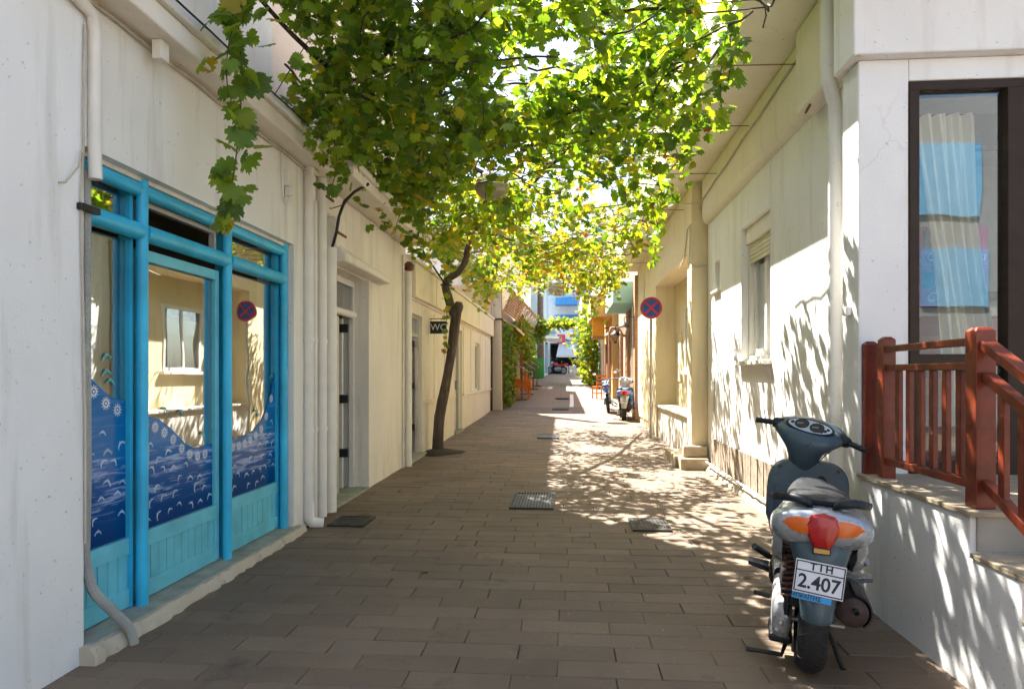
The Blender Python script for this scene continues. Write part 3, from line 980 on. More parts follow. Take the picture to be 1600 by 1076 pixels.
part('balcony_parapet', plaster('parapet_cream', (0.76, 0.62, 0.42), amount=0.2), wh, (1.36, 1.48, 3.8, 19.2, 4.442, 5.35), bevel=0.01)
part('parapet_cap', M_WHITE2, wh, (1.31, 1.53, 3.8, 19.2, 5.352, 5.42), bevel=0.01)
part('upper_wall', M_WHITE, wh, (2.35, 6.2, 3.8, 19.2, 4.442, 7.3))
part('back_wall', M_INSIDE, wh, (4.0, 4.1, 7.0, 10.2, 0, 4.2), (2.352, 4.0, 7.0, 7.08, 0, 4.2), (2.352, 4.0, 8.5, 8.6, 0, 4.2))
w_ = part('window', M_PVC, wh, (2.15, 2.22, 7.152, 7.21, 1.602, 3.158), (2.15, 2.22, 8.24, 8.298, 1.602, 3.158), (2.15, 2.22, 7.21, 8.24, 1.602, 1.66), bevel=0.004)
part('sash', M_PVC, w_, (2.20, 2.25, 7.72, 7.80, 1.66, 2.95), (2.20, 2.25, 8.16, 8.24, 1.66, 2.95), (2.20, 2.25, 7.80, 8.16, 1.66, 1.74), bevel=0.003)
part('sash', M_ALU, w_, (2.28, 2.62, 7.52, 7.56, 1.66, 2.95), (2.28, 2.33, 7.47, 7.52, 1.66, 2.95), bevel=0.003)
part('pane', M_GLASS_D, w_, (2.223, 2.227, 7.80, 8.16, 1.74, 2.95))
part('blind', simple('pale_blind', (0.60, 0.54, 0.44), 0.8), w_, (2.26, 2.27, 7.80, 8.20, 1.68, 2.95))
part('shutter_box', M_SOFFIT, w_, (2.12, 2.26, 7.153, 8.297, 2.97, 3.157), bevel=0.006)
for i in range(5):
    part('slat', simple('shutter_slat', (0.62, 0.57, 0.40), 0.5, var=0.1), w_, (2.155, 2.167, 7.215, 8.235, 2.735 + i * 0.047, 2.735 + i * 0.047 + 0.042), bevel=0.003)
part('sill', M_WHITE, wh, (1.985, 2.15, 7.10, 8.35, 1.55, 1.598), bevel=0.008)
rr = random.Random(3)
M_PLINTH = simple('weathered_board', (0.30, 0.24, 0.18), 0.9, var=0.35, vs_=5, wear=(0.12, 0.09, 0.065), wear_at=0.56, bmp=0.5, bs=40)
yy = 5.25
while yy < 9.80:
    w = rr.uniform(0.085, 0.125)
    part('plinth_board', M_PLINTH, wh, (2.048 + rr.uniform(-0.006, 0.004), 2.0695, yy + 0.006, yy + w - 0.003, 0.13 + rr.uniform(-0.02, 0.02), 0.54 + rr.uniform(-0.004, 0.004)), bevel=0.002)
    yy += w
pl = MB()
pl.loft([[(2.072, a, -0.1), (1.985 + e, a, -0.1), (1.99 + e, a, 0.09 + k), (2.03 + e * .5, a, 0.135 + k), (2.072, a, 0.14)] for a, e, k in [(5.2 + i * 0.08, rr.uniform(-0.012, 0.014), rr.uniform(-0.015, 0.012)) for i in range(63)]])
pl.build('footing', M_STEP, wh, smooth=45)
MB().tube([(2.0, 5.2, 0.17), (1.985, 7.4, 0.19), (1.985, 9.9, 0.20)], 0.014, 8).build('footing_pipe', M_PIPE, wh, smooth=60)
part('meter_cover', M_WHITE, wh, (2.05, 2.0695, 9.75, 9.95, 0.95, 1.35), bevel=0.004)
part('cable_socket', M_PVC, wh, (1.815, 1.849, 4.60, 4.66, 1.83, 1.89), bevel=0.005)

t = thing('downpipe', 'white downpipe with a kinked head at the corner of the white house', 'pipe', (1.99, 5.22, 0))
MB().tube([(1.86, 5.05, 4.27), (1.86, 5.05, 3.66), (1.875, 5.07, 3.57), (1.965, 5.19, 3.43), (1.98, 5.22, 3.33), (1.98, 5.22, 1.2), (1.985, 5.22, 0.10)], 0.048, 14).build('pipe', M_WHITE2, t, smooth=60)
MB().tube([(1.98, 5.22, 1.10), (1.98, 5.22, 1.16)], 0.054, 14).build('joint', M_WHITE2, t, smooth=60)
t = thing('wall_cable', 'painted cable running along the beam below the wide soffit', 'cable', (1.97, 6, 4.1))
MB().tube([(1.975, 5.90, 4.16)] + [(1.972, 6.0 + i * 0.3, 4.15 - 0.012 * i + 0.008 * math.sin(i * 1.3)) for i in range(15)], 0.012, 6).build('cable', M_CABLE_W, t, smooth=60)
MB().tube([(1.965, 5.88, 4.15), (1.972, 5.87, 3.7), (1.965, 5.80, 3.60), (1.93, 5.6, 3.585)], 0.010, 6).build('drop', M_RUST, t, smooth=60)
MB().tube([(1.972, 10.1, 4.0), (1.96, 10.3, 3.85), (1.80, 10.35, 3.6), (1.78, 10.5, 3.2), (1.82, 11.2, 3.15)], 0.012, 6).build('drop', M_CABLE_W, t, smooth=60)
MB().tube([(1.96, 10.28, 3.98), (1.5, 10.0, 3.88), (1.0, 9.7, 3.86)], 0.008, 6).build('span', M_CABLE_W, t, smooth=60)
MB().tube([(1.82, 10.24, 3.65), (1.815, 10.26, 3.1), (1.90, 10.24, 3.02), (2.05, 10.21, 3.05)], 0.010, 6).build('loop', M_CABLE_W, t, smooth=60)

# ---------------------------------------------------------------- right: restaurant corner with terrace
rs = thing('restaurant', 'white restaurant front with tall brown framed window behind a terrace', 'building', (1.85, 4.5, 0))
part('wall', M_WHITE2, rs, (1.85, 2.157, 4.5, 4.755, -0.3, 3.44), (2.157, 6.2, 4.5, 4.755, 3.30, 3.44), bevel=0.010)
part('lintel_beam', M_WHITE2, rs, (1.79, 6.2, 4.42, 4.757, 3.442, 4.279), bevel=0.012)
part('window_head', M_FRAME_BR, rs, (2.16, 6.0, 4.50, 4.60, 3.24, 3.297), bevel=0.004)
fr = part('window_frame', M_FRAME_BR, rs, (2.158, 2.218, 4.49, 4.60, 0.82, 3.238), (2.745, 2.90, 4.49, 4.60, 0.82, 3.238), (2.218, 2.745, 4.50, 4.59, 1.50, 1.575), (2.218, 2.745, 4.50, 4.59, 0.82, 0.90), (3.9, 4.0, 4.49, 4.60, 0.82, 3.238), bevel=0.005)
part('glass_pane', M_GLASS_D, fr, (2.218, 2.745, 4.543, 4.547, 1.575, 3.24))
part('glass_pane', M_GLASS_D, fr, (2.218, 2.745, 4.543, 4.547, 0.90, 1.50))
part('glass_pane', M_GLASS_D, fr, (2.90, 3.9, 4.543, 4.547, 0.82, 3.24))
part('glass_pane', M_GLASS_D, fr, (4.0, 6.0, 4.543, 4.547, 0.82, 3.24))
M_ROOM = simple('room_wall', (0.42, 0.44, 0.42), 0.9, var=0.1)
part('room', M_ROOM, rs, (2.352, 6.2, 6.9, 6.98, 0.7, 4.2), (6.1, 6.2, 4.76, 6.9, 0.7, 4.2), (2.352, 6.1, 4.76, 6.9, 3.45, 3.52), (2.352, 6.1, 4.756, 6.9, 0.70, 0.81))
part('shelf', simple('shelf_wood', (0.10, 0.06, 0.04), 0.6), rs, (2.6, 5.8, 6.55, 6.88, 1.75, 1.80), (2.6, 5.8, 6.55, 6.88, 2.15, 2.20), (2.6, 5.8, 6.5, 6.88, 0.82, 1.45))
part('ceiling_beam', M_FRAME_BR, rs, (2.36, 6.0, 5.5, 5.65, 3.2, 3.44))
cu = MB()
n = 70
rws = []
for z_, xa, xb in ((3.19, 2.34, 2.74), (2.9, 2.37, 2.745), (2.5, 2.42, 2.75), (2.15, 2.47, 2.78), (1.8, 2.50, 2.83), (1.5, 2.52, 2.88), (0.9, 2.54, 2.93)):
    rws.append([(xa + (xb - xa) * i / n, 4.80 + 0.030 * math.sin(i * 0.40 + 0.8 * math.sin(z_ * 1.3)) + 0.012 * math.sin(i * 0.93 + 2.0 * z_), z_) for i in range(n + 1)])
cu.loft(rws, cap=False, closed=False)
t = cu.build('window_curtain', simple('ivory_curtain', (0.70, 0.64, 0.50), 0.85, var=0.08))
tag(t, 'ivory curtain gathered behind the restaurant window', 'curtain')
M_PINKC = simple('magenta_plastic', (0.52, 0.035, 0.22), 0.35, var=0.1)
for k, (z0, lab) in enumerate(((1.93, 'lower magenta crate with white script, added behind the restaurant glass for a reflection'), (2.222, 'upper magenta crate with white script, added behind the restaurant glass for a reflection'))):
    t = thing('reflection_crate', lab, 'crate', (2.5, 5.2, z0), 'magenta crates standing in for a reflection')  # crate added indoors to stand in for a reflection in the window
    part('shell', M_PINKC, t, (2.40, 3.02, 5.16, 5.5, z0, z0 + 0.288), bevel=0.01)
    for xa in (2.46, 2.575, 2.70, 2.83):
        part('opening', simple('teal_gap', (0.02, 0.16, 0.20), 0.4), t, (xa, xa + 0.07, 5.148, 5.159, z0 + 0.14, z0 + 0.26), bevel=0.004)
    text('Coca-Cola', 0.095, M_PRINT, 'lettering', t, Matrix.Translation((2.80, 5.152, z0 + 0.07)) @ FACE_CAM @ Matrix(((1, 0.25, 0, 0), (0, 1, 0, 0), (0, 0, 1, 0), (0, 0, 0, 1))))
t = thing('bar_counter', 'red and white bar counter front behind the restaurant glass', 'counter', (2.6, 5.2, 0.82))
part('body', simple('counter_red', (0.34, 0.08, 0.04), 0.5), t, (2.39, 3.4, 5.17, 5.6, 0.812, 1.86))
part('top', simple('counter_cream', (0.60, 0.52, 0.38), 0.4), t, (2.37, 3.42, 5.13, 5.62, 1.862, 1.928), bevel=0.004)
part('shelf_strip', simple('counter_orange', (0.50, 0.16, 0.03), 0.5), t, (2.39, 3.4, 5.155, 5.168, 1.62, 1.72), (2.39, 3.4, 5.155, 5.168, 1.30, 1.42))

tr = thing('terrace', 'raised white terrace with tiled steps in front of the restaurant', 'terrace', (1.85, 3.3, 0))
M_TERR = plaster('terrace_render', (0.80, 0.80, 0.79), stain=(0.16, 0.18, 0.20), amount=0.3)
side = [(4.499, -0.3), (4.499, 0.795), (3.30, 0.795), (3.30, 0.605), (2.94, 0.605), (2.94, 0.425), (2.58, 0.425), (2.58, 0.245), (2.22, 0.245), (2.22, 0.065), (1.8, 0.065), (1.8, -0.3)]
MB().prism(side, 1.85, 6.2, 'X').build('wall', M_TERR, tr, bevel=0.012)
part('paving', M_TILETOP, tr, (1.835, 6.2, 3.27, 4.498, 0.797, 0.822), bevel=0.004)
for (yb, z0, z1) in ((3.30, 0.635, 0.795), (2.94, 0.455, 0.605), (2.58, 0.275, 0.425), (2.22, 0.095, 0.245)):
    xa = 1.875
    while xa < 4.2:
        part('riser_tile', M_TILE, tr, (xa + 0.002, xa + 0.328, yb - 0.012, yb - 0.001, z0, z1), bevel=0.002)
        xa += 0.33
    if z0 > 0.1:
        pass
for (ya, yb, z) in ((2.91, 3.286, 0.607), (2.55, 2.926, 0.427), (2.19, 2.566, 0.247)):
    xa = 1.84
    while xa < 4.2:
        part('tread', M_TILETOP, tr, (xa + 0.002, xa + 0.598, ya, yb, z, z + 0.024), bevel=0.003)
        xa += 0.60

ra = thing('railing', 'red stained wooden railing along the terrace and down its steps', 'railing', (1.935, 3.4, 0.82))


def rail_post(x0, x1, y0, y1, z0, z1, name='post'):
    c = 0.018
    b = MB()
    b.loft([[(x0, y0, z0), (x1, y0, z0), (x1, y1, z0), (x0, y1, z0)], [(x0, y0, z1 - c), (x1, y0, z1 - c), (x1, y1, z1 - c), (x0, y1, z1 - c)], [(x0 + c, y0 + c, z1), (x1 - c, y0 + c, z1), (x1 - c, y1 - c, z1), (x0 + c, y1 - c, z1)]])
    return b.build(name, M_WOOD_RED, ra, bevel=0.004)


rail_post(1.866, 1.95, 4.445, 4.496, 0.822, 1.655)
rail_post(1.902, 1.978, 4.28, 4.355, 0.822, 1.675)
rail_post(1.895, 1.985, 3.33, 3.42, 0.822, 1.67)
MB().bar((1.94, 4.28, 1.60), (1.94, 3.42, 1.605), 0.06, 0.036).build('top_rail', M_WOOD_RED, ra, bevel=0.005)
MB().bar((1.94, 4.28, 1.487), (1.94, 3.42, 1.487), 0.05, 0.038).build('upper_rail', M_WOOD_RED, ra, bevel=0.005)
MB().bar((1.94, 4.28, 0.925), (1.94, 3.42, 0.925), 0.045, 0.042).build('lower_rail', M_WOOD_RED, ra, bevel=0.005)
for i in range(6):
    yc = 4.16 - i * 0.125
    part('baluster', M_WOOD_RED, ra, (1.925, 1.953, yc - 0.022, yc + 0.022, 0.946, 1.468), bevel=0.004)
sl = 0.52
for nm, z, w, h in (('hand_rail', 1.585, 0.068, 0.04), ('stair_upper_rail', 1.44, 0.05, 0.045), ('stair_lower_rail', 0.94, 0.045, 0.045)):
    MB().bar((1.94, 3.32, z), (1.94, 1.85, z - sl * 1.47), w, h).build(nm, M_WOOD_RED, ra, bevel=0.005)
for i in range(9):
    yc = 3.20 - i * 0.135
    d = sl * (3.32 - yc)
    part('baluster', M_WOOD_RED, ra, (1.925, 1.953, yc - 0.022, yc + 0.022, 0.95 - d, 1.43 - d), bevel=0.004)
rail_post(1.885, 1.99, 1.75, 1.85, 0.07, 0.90)

# ---------------------------------------------------------------- right: yellow house with bench niche
yh = thing('yellow_house', 'yellow rendered house with deep bench niche beside the white house', 'building', (1.84, 10.25, 0))
part('pier', M_YELLOW, yh, (1.84, 2.40, 10.26, 10.62, -0.3, 4.279), bevel=0.012)
part('pier', M_YELLOW, yh, (1.885, 2.40, 14.60, 16.0, -0.3, 4.279), bevel=0.012)
part('wall', M_YELLOW, yh, (2.28, 2.40, 10.62, 12.0, -0.3, 4.279), (2.28, 2.40, 13.3, 14.60, -0.3, 4.279), (2.28, 2.40, 12.0, 13.3, -0.3, 1.5), (2.28, 2.40, 12.0, 13.3, 2.75, 4.279))
part('wall', M_YELLOW, yh, (1.93, 2.40, 16.0, 18.62, -0.3, 4.279))
part('wall_panel', M_YELLOW, yh, (1.90, 1.931, 16.2, 17.1, 0.35, 3.2), (1.90, 1.931, 17.3, 18.4, 0.35, 3.2), bevel=0.006)
part('lintel', M_YELLOW, yh, (1.86, 2.279, 10.621, 14.599, 3.28, 4.278), bevel=0.012)
part('bench_wall', M_CREAM, yh, (1.93, 2.279, 10.621, 14.599, -0.3, 0.76), bevel=0.012)
part('bench_slab', M_SOFFIT, yh, (1.88, 2.278, 10.63, 14.59, 0.762, 0.81), bevel=0.01)
part('pier_base', M_SILL, yh, (1.832, 1.8395, 10.255, 10.63, 0.30, 0.40), (1.832, 2.06, 10.250, 10.2595, 0.30, 0.40))
w_ = part('window', M_PVC, yh, (2.255, 2.30, 12.0, 12.07, 1.5, 2.75), (2.255, 2.30, 13.23, 13.3, 1.5, 2.75), (2.255, 2.30, 12.07, 13.23, 2.68, 2.75), (2.255, 2.30, 12.07, 13.23, 1.5, 1.57), (2.26, 2.30, 12.6, 12.68, 1.57, 2.68), bevel=0.004)
part('pane', M_GLASS_D, w_, (2.28, 2.284, 12.07, 12.6, 1.57, 2.68))
part('pane', M_GLASS_D, w_, (2.28, 2.284, 12.68, 13.23, 1.57, 2.68))
part('sill', M_SOFFIT, w_, (2.18, 2.30, 11.9, 13.4, 1.44, 1.498), bevel=0.006)
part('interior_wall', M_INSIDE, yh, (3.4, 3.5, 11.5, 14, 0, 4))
part('notice_board', simple('pale_notice', (0.66, 0.58, 0.42), 0.8, var=0.2), yh, (2.262, 2.279, 13.7, 14.3, 1.3, 2.3))
part('conduit', M_PIPE, yh, (1.90, 1.929, 17.12, 17.2, 0.2, 4.2))
for (b_, lab) in (((1.64, 2.04, 9.98, 10.245, -0.1, 0.235), 'nearest low concrete step at the yellow house pier'), ((1.60, 1.828, 10.25, 11.3, -0.1, 0.245), 'long worn concrete step along the bench niche'), ((1.70, 2.045, 10.10, 10.249, 0.238, 0.40), 'upper concrete step against the yellow pier')):
    o = part('stone_step', simple('worn_step', (0.40, 0.32, 0.22), 0.9, var=0.25, vs_=5, bmp=0.5, bs=50), None, b_, bevel=0.02)
    tag(o, lab, 'step', 'steps at the yellow house')

sg = thing('traffic_sign', 'round blue and red no stopping sign on a thin steel pole', 'traffic sign', (1.73, 14.2, gz(14.2)))
MB().tube([(1.73, 14.2, 0.05), (1.73, 14.2, 2.87)], 0.028, 10).build('pole', M_STEEL, sg, smooth=60)
M_SBLUE = simple('sign_blue', (0.012, 0.085, 0.36), 0.4, var=0.12)
M_SRED = simple('sign_red', (0.50, 0.022, 0.045), 0.4, var=0.15)
dz_ = 2.80
disc = MB().lathe([(0.22, 0.0), (0.225, -0.004), (0.225, -0.02), (0.22, -0.024)], (1.73, 14.17, dz_), 'Y', 40).build('disc', M_STEEL, sg, smooth=40)
MB().lathe([(0.218, 0), (0.218, -0.0035)], (1.73, 14.1455, dz_), 'Y', 40).build('red_rim', M_SRED, disc)
MB().lathe([(0.176, 0), (0.176, -0.0035)], (1.73, 14.1415, dz_), 'Y', 40).build('blue_field', M_SBLUE, disc)
MB().bar((1.73 - 0.126, 14.136, dz_ - 0.126), (1.73 + 0.126, 14.136, dz_ + 0.126), 0.036, 0.003, (0, 1, 0)).bar((1.73 - 0.126, 14.1355, dz_ + 0.126), (1.73 + 0.126, 14.1355, dz_ - 0.126), 0.036, 0.003, (0, 1, 0)).build('red_cross', M_SRED, disc)
part('clamp', M_STEEL, sg, (1.69, 1.77, 14.17, 14.23, 0.78, 0.82), bevel=0.004)

# ---------------------------------------------------------------- right: brick house, teal balcony, orange house
M_BRICK = brick_mat('brick', (0.40, 0.20, 0.09), (0.30, 0.14, 0.06), (0.34, 0.26, 0.18), 0.22, 0.075, (math.pi / 2, 0, 0))
M_BRICK_X = brick_mat('brick_side', (0.34, 0.17, 0.08), (0.26, 0.12, 0.06), (0.34, 0.26, 0.18), 0.22, 0.075, (math.pi / 2, 0, math.pi / 2))
M_TEAL = plaster('teal_render', (0.34, 0.62, 0.54), amount=0.15)
M_ORANGE = plaster('orange_render', (0.66, 0.42, 0.15), amount=0.2)
M_BROWN = simple('brown_shutter', (0.20, 0.10, 0.05), 0.6, var=0.2)
bh = thing('brick_house', 'brick fronted house with teal balcony and brown shutters', 'building', (1.9, 19.2, 0.2))
part('pier', M_BRICK, bh, (1.90, 2.5, 19.25, 19.7, -0.1, 4.2))
part('wall', M_BRICK_X, bh, (2.02, 2.5, 19.7, 27.0, -0.1, 7.4))
part('balcony', M_TEAL, bh, (1.34, 2.019, 19.9, 23.6, 3.50, 3.62), (1.34, 1.40, 19.9, 23.6, 3.62, 4.12), (1.40, 2.018, 19.9, 19.98, 3.62, 4.12), bevel=0.01)
for a in (20.2, 22.2, 24.6):
    s_ = part('shutter', M_BROWN, bh, (1.985, 2.018, a, a + 1.1, 0.35, 2.9))
    for k in range(9):
        part('slat', M_BROWN, s_, (1.97, 1.984, a + 0.06, a + 1.04, 0.5 + k * 0.26, 0.68 + k * 0.26))
MB().tube([(1.93, 21.6, 0.2), (1.93, 21.6, 3.4)], 0.05, 10).build('orange_pipe', simple('orange_pipe_paint', (0.40, 0.22, 0.12), 0.6), bh, smooth=60)
MB().tube([(1.90, 23.9, 0.2), (1.90, 23.9, 2.9), (1.80, 23.9, 3.05), (1.55, 23.9, 3.05), (1.48, 23.9, 2.9), (1.48, 23.9, 0.4)], 0.035, 10).build('pipe_loop', simple('orange_pipe_paint', (0.40, 0.22, 0.12), 0.6), bh, smooth=60)
MB().tube([(1.93, 20.0, 0.2), (1.93, 20.0, 3.4)], 0.04, 10).build('white_pipe', M_PIPE, bh, smooth=60)
M_LAMPGLASS = glass('lamp_glass', tint=(0.85, 0.82, 0.75), refl=0.2, rough=0.1)


def wall_lamp(x, y, z, label):
    t = thing('wall_lantern', label, 'lamp', (x, y, z), 'wall lanterns on the brick house')
    wx = 2.02
    MB().tube([(wx, y, z + 0.30), (wx - 0.10, y, z + 0.42), (x + 0.05, y, z + 0.46), (x, y, z + 0.40), (x, y, z + 0.28)], 0.014, 8).build('arm', M_IRON, t, smooth=60)
    part('wall_plate', M_IRON, t, (wx - 0.02, wx - 0.001, y - 0.05, y + 0.05, z + 0.15, z + 0.42), bevel=0.004)
    MB().lathe([(0.02, 0.30), (0.05, 0.27), (0.17, 0.17), (0.18, 0.145), (0.02, 0.145)], (x, y, z), 'Z', 12).build('hood', M_IRON, t, smooth=40)
    MB().lathe([(0.125, 0.143), (0.135, 0.09), (0.10, 0.0), (0.055, -0.07)], (x, y, z), 'Z', 12).build('lantern_glass', M_LAMPGLASS, t, smooth=40)
    MB().lathe([(0.06, -0.071), (0.05, -0.10), (0.015, -0.13)], (x, y, z), 'Z', 12).build('finial', M_IRON, t, smooth=40)


wall_lamp(1.62, 19.4, 2.62, 'nearest black wall lantern on a curved arm on the brick house')
wall_lamp(1.60, 22.6, 2.58, 'middle black wall lantern on the brick house')
wall_lamp(1.60, 26.4, 2.75, 'farthest black wall lantern on the brick house')

oh = thing('orange_house', 'orange rendered house with a jutting balcony beyond the brick house', 'building', (1.75, 27.1, 0.5))
part('wall', M_ORANGE, oh, (1.80, 7, 27.02, 33.0, 0, 7.8))
part('balcony', M_ORANGE, oh, (0.98, 1.799, 27.5, 32.0, 3.75, 3.92), (0.98, 1.06, 27.5, 32.0, 3.92, 4.6), (1.06, 1.798, 27.5, 27.58, 3.92, 4.6), bevel=0.01)
for a in (27.7, 29.6, 31.2):
    part('shutter', M_BROWN, oh, (1.76, 1.799, a, a + 1.0, 0.7, 2.8))
t = thing('hanging_sign', 'yellow hanging shop sign in front of the orange house', 'sign', (1.3, 28.2, 3.0))
part('panel', simple('sign_yellow', (0.72, 0.36, 0.02), 0.5), t, (1.06, 1.56, 28.15, 28.25, 2.86, 3.72), bevel=0.01)
part('base_strip', simple('sign_yellow_dark', (0.35, 0.20, 0.03), 0.5), t, (1.06, 1.56, 28.142, 28.149, 2.87, 3.0))
part('bracket', M_IRON, t, (1.56, 1.80, 28.18, 28.22, 3.3, 3.34))
far_r = thing('white_far_house', 'white house with green door beyond the orange house', 'building', (1.6, 33, 0.8))
part('wall', M_WHITE2, far_r, (1.68, 8, 33.01, 47.0, 0.3, 7.5))
part('green_door', simple('green_paint', (0.03, 0.22, 0.07), 0.5), far_r, (1.63, 1.679, 36.6, 37.6, 0.9, 3.2))
for a in (34.0, 40.0, 43.5):
    w_ = part('window', M_PVC, far_r, (1.65, 1.679, a, a + 1.1, 1.8, 3.2))
    part('pane', M_GLASS_D, w_, (1.640, 1.649, a + 0.08, a + 1.02, 1.9, 3.1))
part('balcony', M_WHITE2, far_r, (0.8, 1.679, 38.0, 44.0, 4.8, 5.0), (0.8, 0.88, 38.0, 44.0, 5.0, 5.7))
part('awning', simple('terracotta_awning', (0.42, 0.16, 0.08), 0.8), far_r, (1.1, 1.679, 36.0, 38.0, 3.3, 3.36))

# ---------------------------------------------------------------- left: taverna and houses beyond
tv = thing('taverna', 'vine covered taverna with a slatted timber sign board above its front', 'building', (-2.55, 22.6, 0.3))
part('wall', plaster('taverna_render', (0.62, 0.45, 0.26), amount=0.3), tv, (-8, -2.62, 22.6, 25.3, 0, 4.4), (-8, -2.50, 25.3, 38, 0, 4.0))
part('upper_wall', M_CREAM, tv, (-8, -2.70, 25.32, 35, 4.002, 8.15))
part('post', M_BROWN, tv, (-2.2, -2.08, 26.0, 26.12, 0.3, 3.4), (-2.1, -1.98, 31.0, 31.12, 0.6, 3.4))
sgb = thing('timber_sign', 'tilted brown slatted timber sign board with pale lettering over the taverna', 'sign', (-2.0, 23.6, 3.6))
A0, A1 = Vector((-2.14, 23.4, 3.63)), Vector((-1.80, 38, 3.60))
B0, B1 = Vector((-1.83, 23.4, 4.36)), Vector((-1.52, 38, 4.56))
M_SLAT = simple('brown_timber', (0.30, 0.17, 0.09), 0.7, var=0.25, vs_=3)
nsl = 9
for i in range(nsl):
    f0, f1 = i / nsl + 0.012, (i + 1) / nsl - 0.022
    a0, a1, b0, b1 = A0.lerp(B0, f0), A1.lerp(B1, f0), A0.lerp(B0, f1), A1.lerp(B1, f1)
    nrm = (A1 - A0).cross(B0 - A0).normalized() * 0.03
    MB().hexa([a0 - nrm, a1 - nrm, a1 + nrm, a0 + nrm, b0 - nrm, b1 - nrm, b1 + nrm, b0 + nrm]).build('slat', M_SLAT, sgb)
nrm = (A1 - A0).cross(B0 - A0).normalized()
if nrm.x < 0:
    nrm = -nrm
for f in (0.0, 0.22, 0.5, 0.78, 0.995):
    a, b = A0.lerp(A1, f) + nrm * 0.045, B0.lerp(B1, f) + nrm * 0.045
    MB().bar(a, b, 0.09, 0.03, nrm).build('batten', M_SLAT, sgb)
yv = (A1 - A0).normalized()
uv = nrm.cross(yv)
uv = uv if uv.z > 0 else -uv
ctr = (A0.lerp(A1, 0.60) + B0.lerp(B1, 0.60)) / 2 + nrm * 0.06
M_ = Matrix(((yv.x, uv.x, nrm.x, ctr.x), (yv.y, uv.y, nrm.y, ctr.y), (yv.z, uv.z, nrm.z, ctr.z), (0, 0, 0, 1)))
text('\u0391\u039f\u039b\u0391\u039a\u0397', 0.62, M_PRINT, 'lettering', sgb, M_, 0.02, sx=3.2)
aw = simple('cream_awning', (0.66, 0.50, 0.28), 0.8)
for (ya, yb, lab) in ((24.3, 28.4, 'nearer cream awning flap under the timber sign'), (29.2, 34.0, 'farther cream awning flap under the timber sign')):
    b = MB()
    b.loft([[(-2.5, q, 3.55), (-1.75 - 0.05 * math.sin(k * 1.2), q, 3.12), (-1.74, q, 3.02), (-1.77, q, 3.02), (-1.80, q, 3.10), (-2.5, q, 3.51)] for k, q in enumerate(np.linspace(ya, yb, 9))])
    tag(b.build('awning', aw), lab, 'awning', 'taverna awnings')
lc = thing('cream_far_house', 'cream house with plank fence beyond the taverna', 'building', (-2.2, 38, 1))
part('wall', M_CREAM, lc, (-8, -2.3, 38.02, 44.5, 0.5, 7.2))
for k in range(9):
    part('fence_board', M_BROWN, lc, (-2.298, -2.24, 38.3, 42.0, 1.2 + k * 0.22, 1.37 + k * 0.22))
lb = thing('pale_blue_house', 'pale blue house with balconies at the far left of the lane', 'building', (-1.4, 46, 1.2))
M_PB = plaster('pale_blue_render', (0.50, 0.62, 0.66), amount=0.15)
part('wall', M_PB, lb, (-8, -1.45, 45.5, 55.0, 0.8, 9.5))
part('balcony', M_PB, lb, (-1.449, -0.75, 46.0, 53.0, 4.55, 4.72), (-0.82, -0.75, 46.0, 53.0, 5.35, 5.42), (-1.449, -0.75, 46.0, 53.0, 7.55, 7.72))
part('canopy', M_WHITE2, lb, (-1.449, -0.35, 47.0, 52.0, 3.9, 4.02))
for a in (46.2, 48.4, 50.6):
    part('shutter', simple('blue_grey_shutter', (0.16, 0.26, 0.34), 0.6), lb, (-1.449, -1.40, a, a + 0.9, 1.5, 3.6))
t = thing('wooden_pole', 'tall dark wooden utility pole in front of the pale blue house', 'pole', (-1.62, 43.5, 1.2))
MB().tube([(-1.62, 43.5, 1.0), (-1.66, 43.5, 5.0), (-1.68, 43.5, 10.5)], [0.24, 0.20, 0.15], 10).build('shaft', simple('weathered_timber', (0.12, 0.085, 0.065), 0.85, var=0.3), t, smooth=60)
part('crossarm', M_BROWN, t, (-2.5, -0.9, 43.3, 43.4, 9.6, 9.75))

# ---------------------------------------------------------------- the far end of the lane
es = thing('end_shop', 'grey shop with sloping awning closing the far end of the lane', 'building', (0.3, 57, 1.46))
part('wall', simple('end_wall_grey', (0.42, 0.44, 0.48), 0.8, var=0.15, world_space=True), es, (-7, -1.35, 57, 66, 0.8, 8.4), (1.6, 9, 57, 66, 0.8, 8.4), (-1.35, 1.6, 57, 66, 4.0, 8.4))
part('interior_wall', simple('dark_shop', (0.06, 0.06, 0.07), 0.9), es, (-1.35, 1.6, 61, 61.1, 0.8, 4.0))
part('blue_sign', simple('shop_sign_blue', (0.03, 0.13, 0.42), 0.5), es, (-1.0, 1.2, 56.86, 56.99, 5.6, 6.35))
part('pale_panel', simple('pale_panel', (0.55, 0.66, 0.68), 0.5), es, (-0.95, 0.5, 56.88, 56.99, 4.3, 5.55))
part('red_sign', simple('shop_sign_red', (0.55, 0.05, 0.10), 0.5), es, (-0.75, -0.1, 56.2, 56.3, 3.95, 4.7))
part('blue_canopy', simple('canopy_blue', (0.05, 0.26, 0.58), 0.5), es, (-0.9, 0.9, 55.9, 56.99, 7.1, 7.7))
aw = MB()
aw.loft([[(-0.62, 56.99, 3.95), (-0.80, 55.2, 2.95), (-0.80, 55.2, 2.80), (-0.78, 55.22, 2.80), (-0.6, 56.99, 3.88)], [(1.25, 56.99, 3.95), (1.42, 55.2, 2.95), (1.42, 55.2, 2.80), (1.40, 55.22, 2.80), (1.25, 56.99, 3.88)]])
tag(aw.build('awning', simple('grey_awning', (0.55, 0.58, 0.60), 0.8)), 'wide pale grey sloping awning over the shop at the end of the lane', 'awning')
t = thing('display_counter', 'grey metal display counter in the dark end shop', 'counter', (0.6, 56.6, 1.46))
part('body', M_STEEL, t, (0.2, 1.1, 56.3, 56.8, 1.46, 2.15), bevel=0.02)
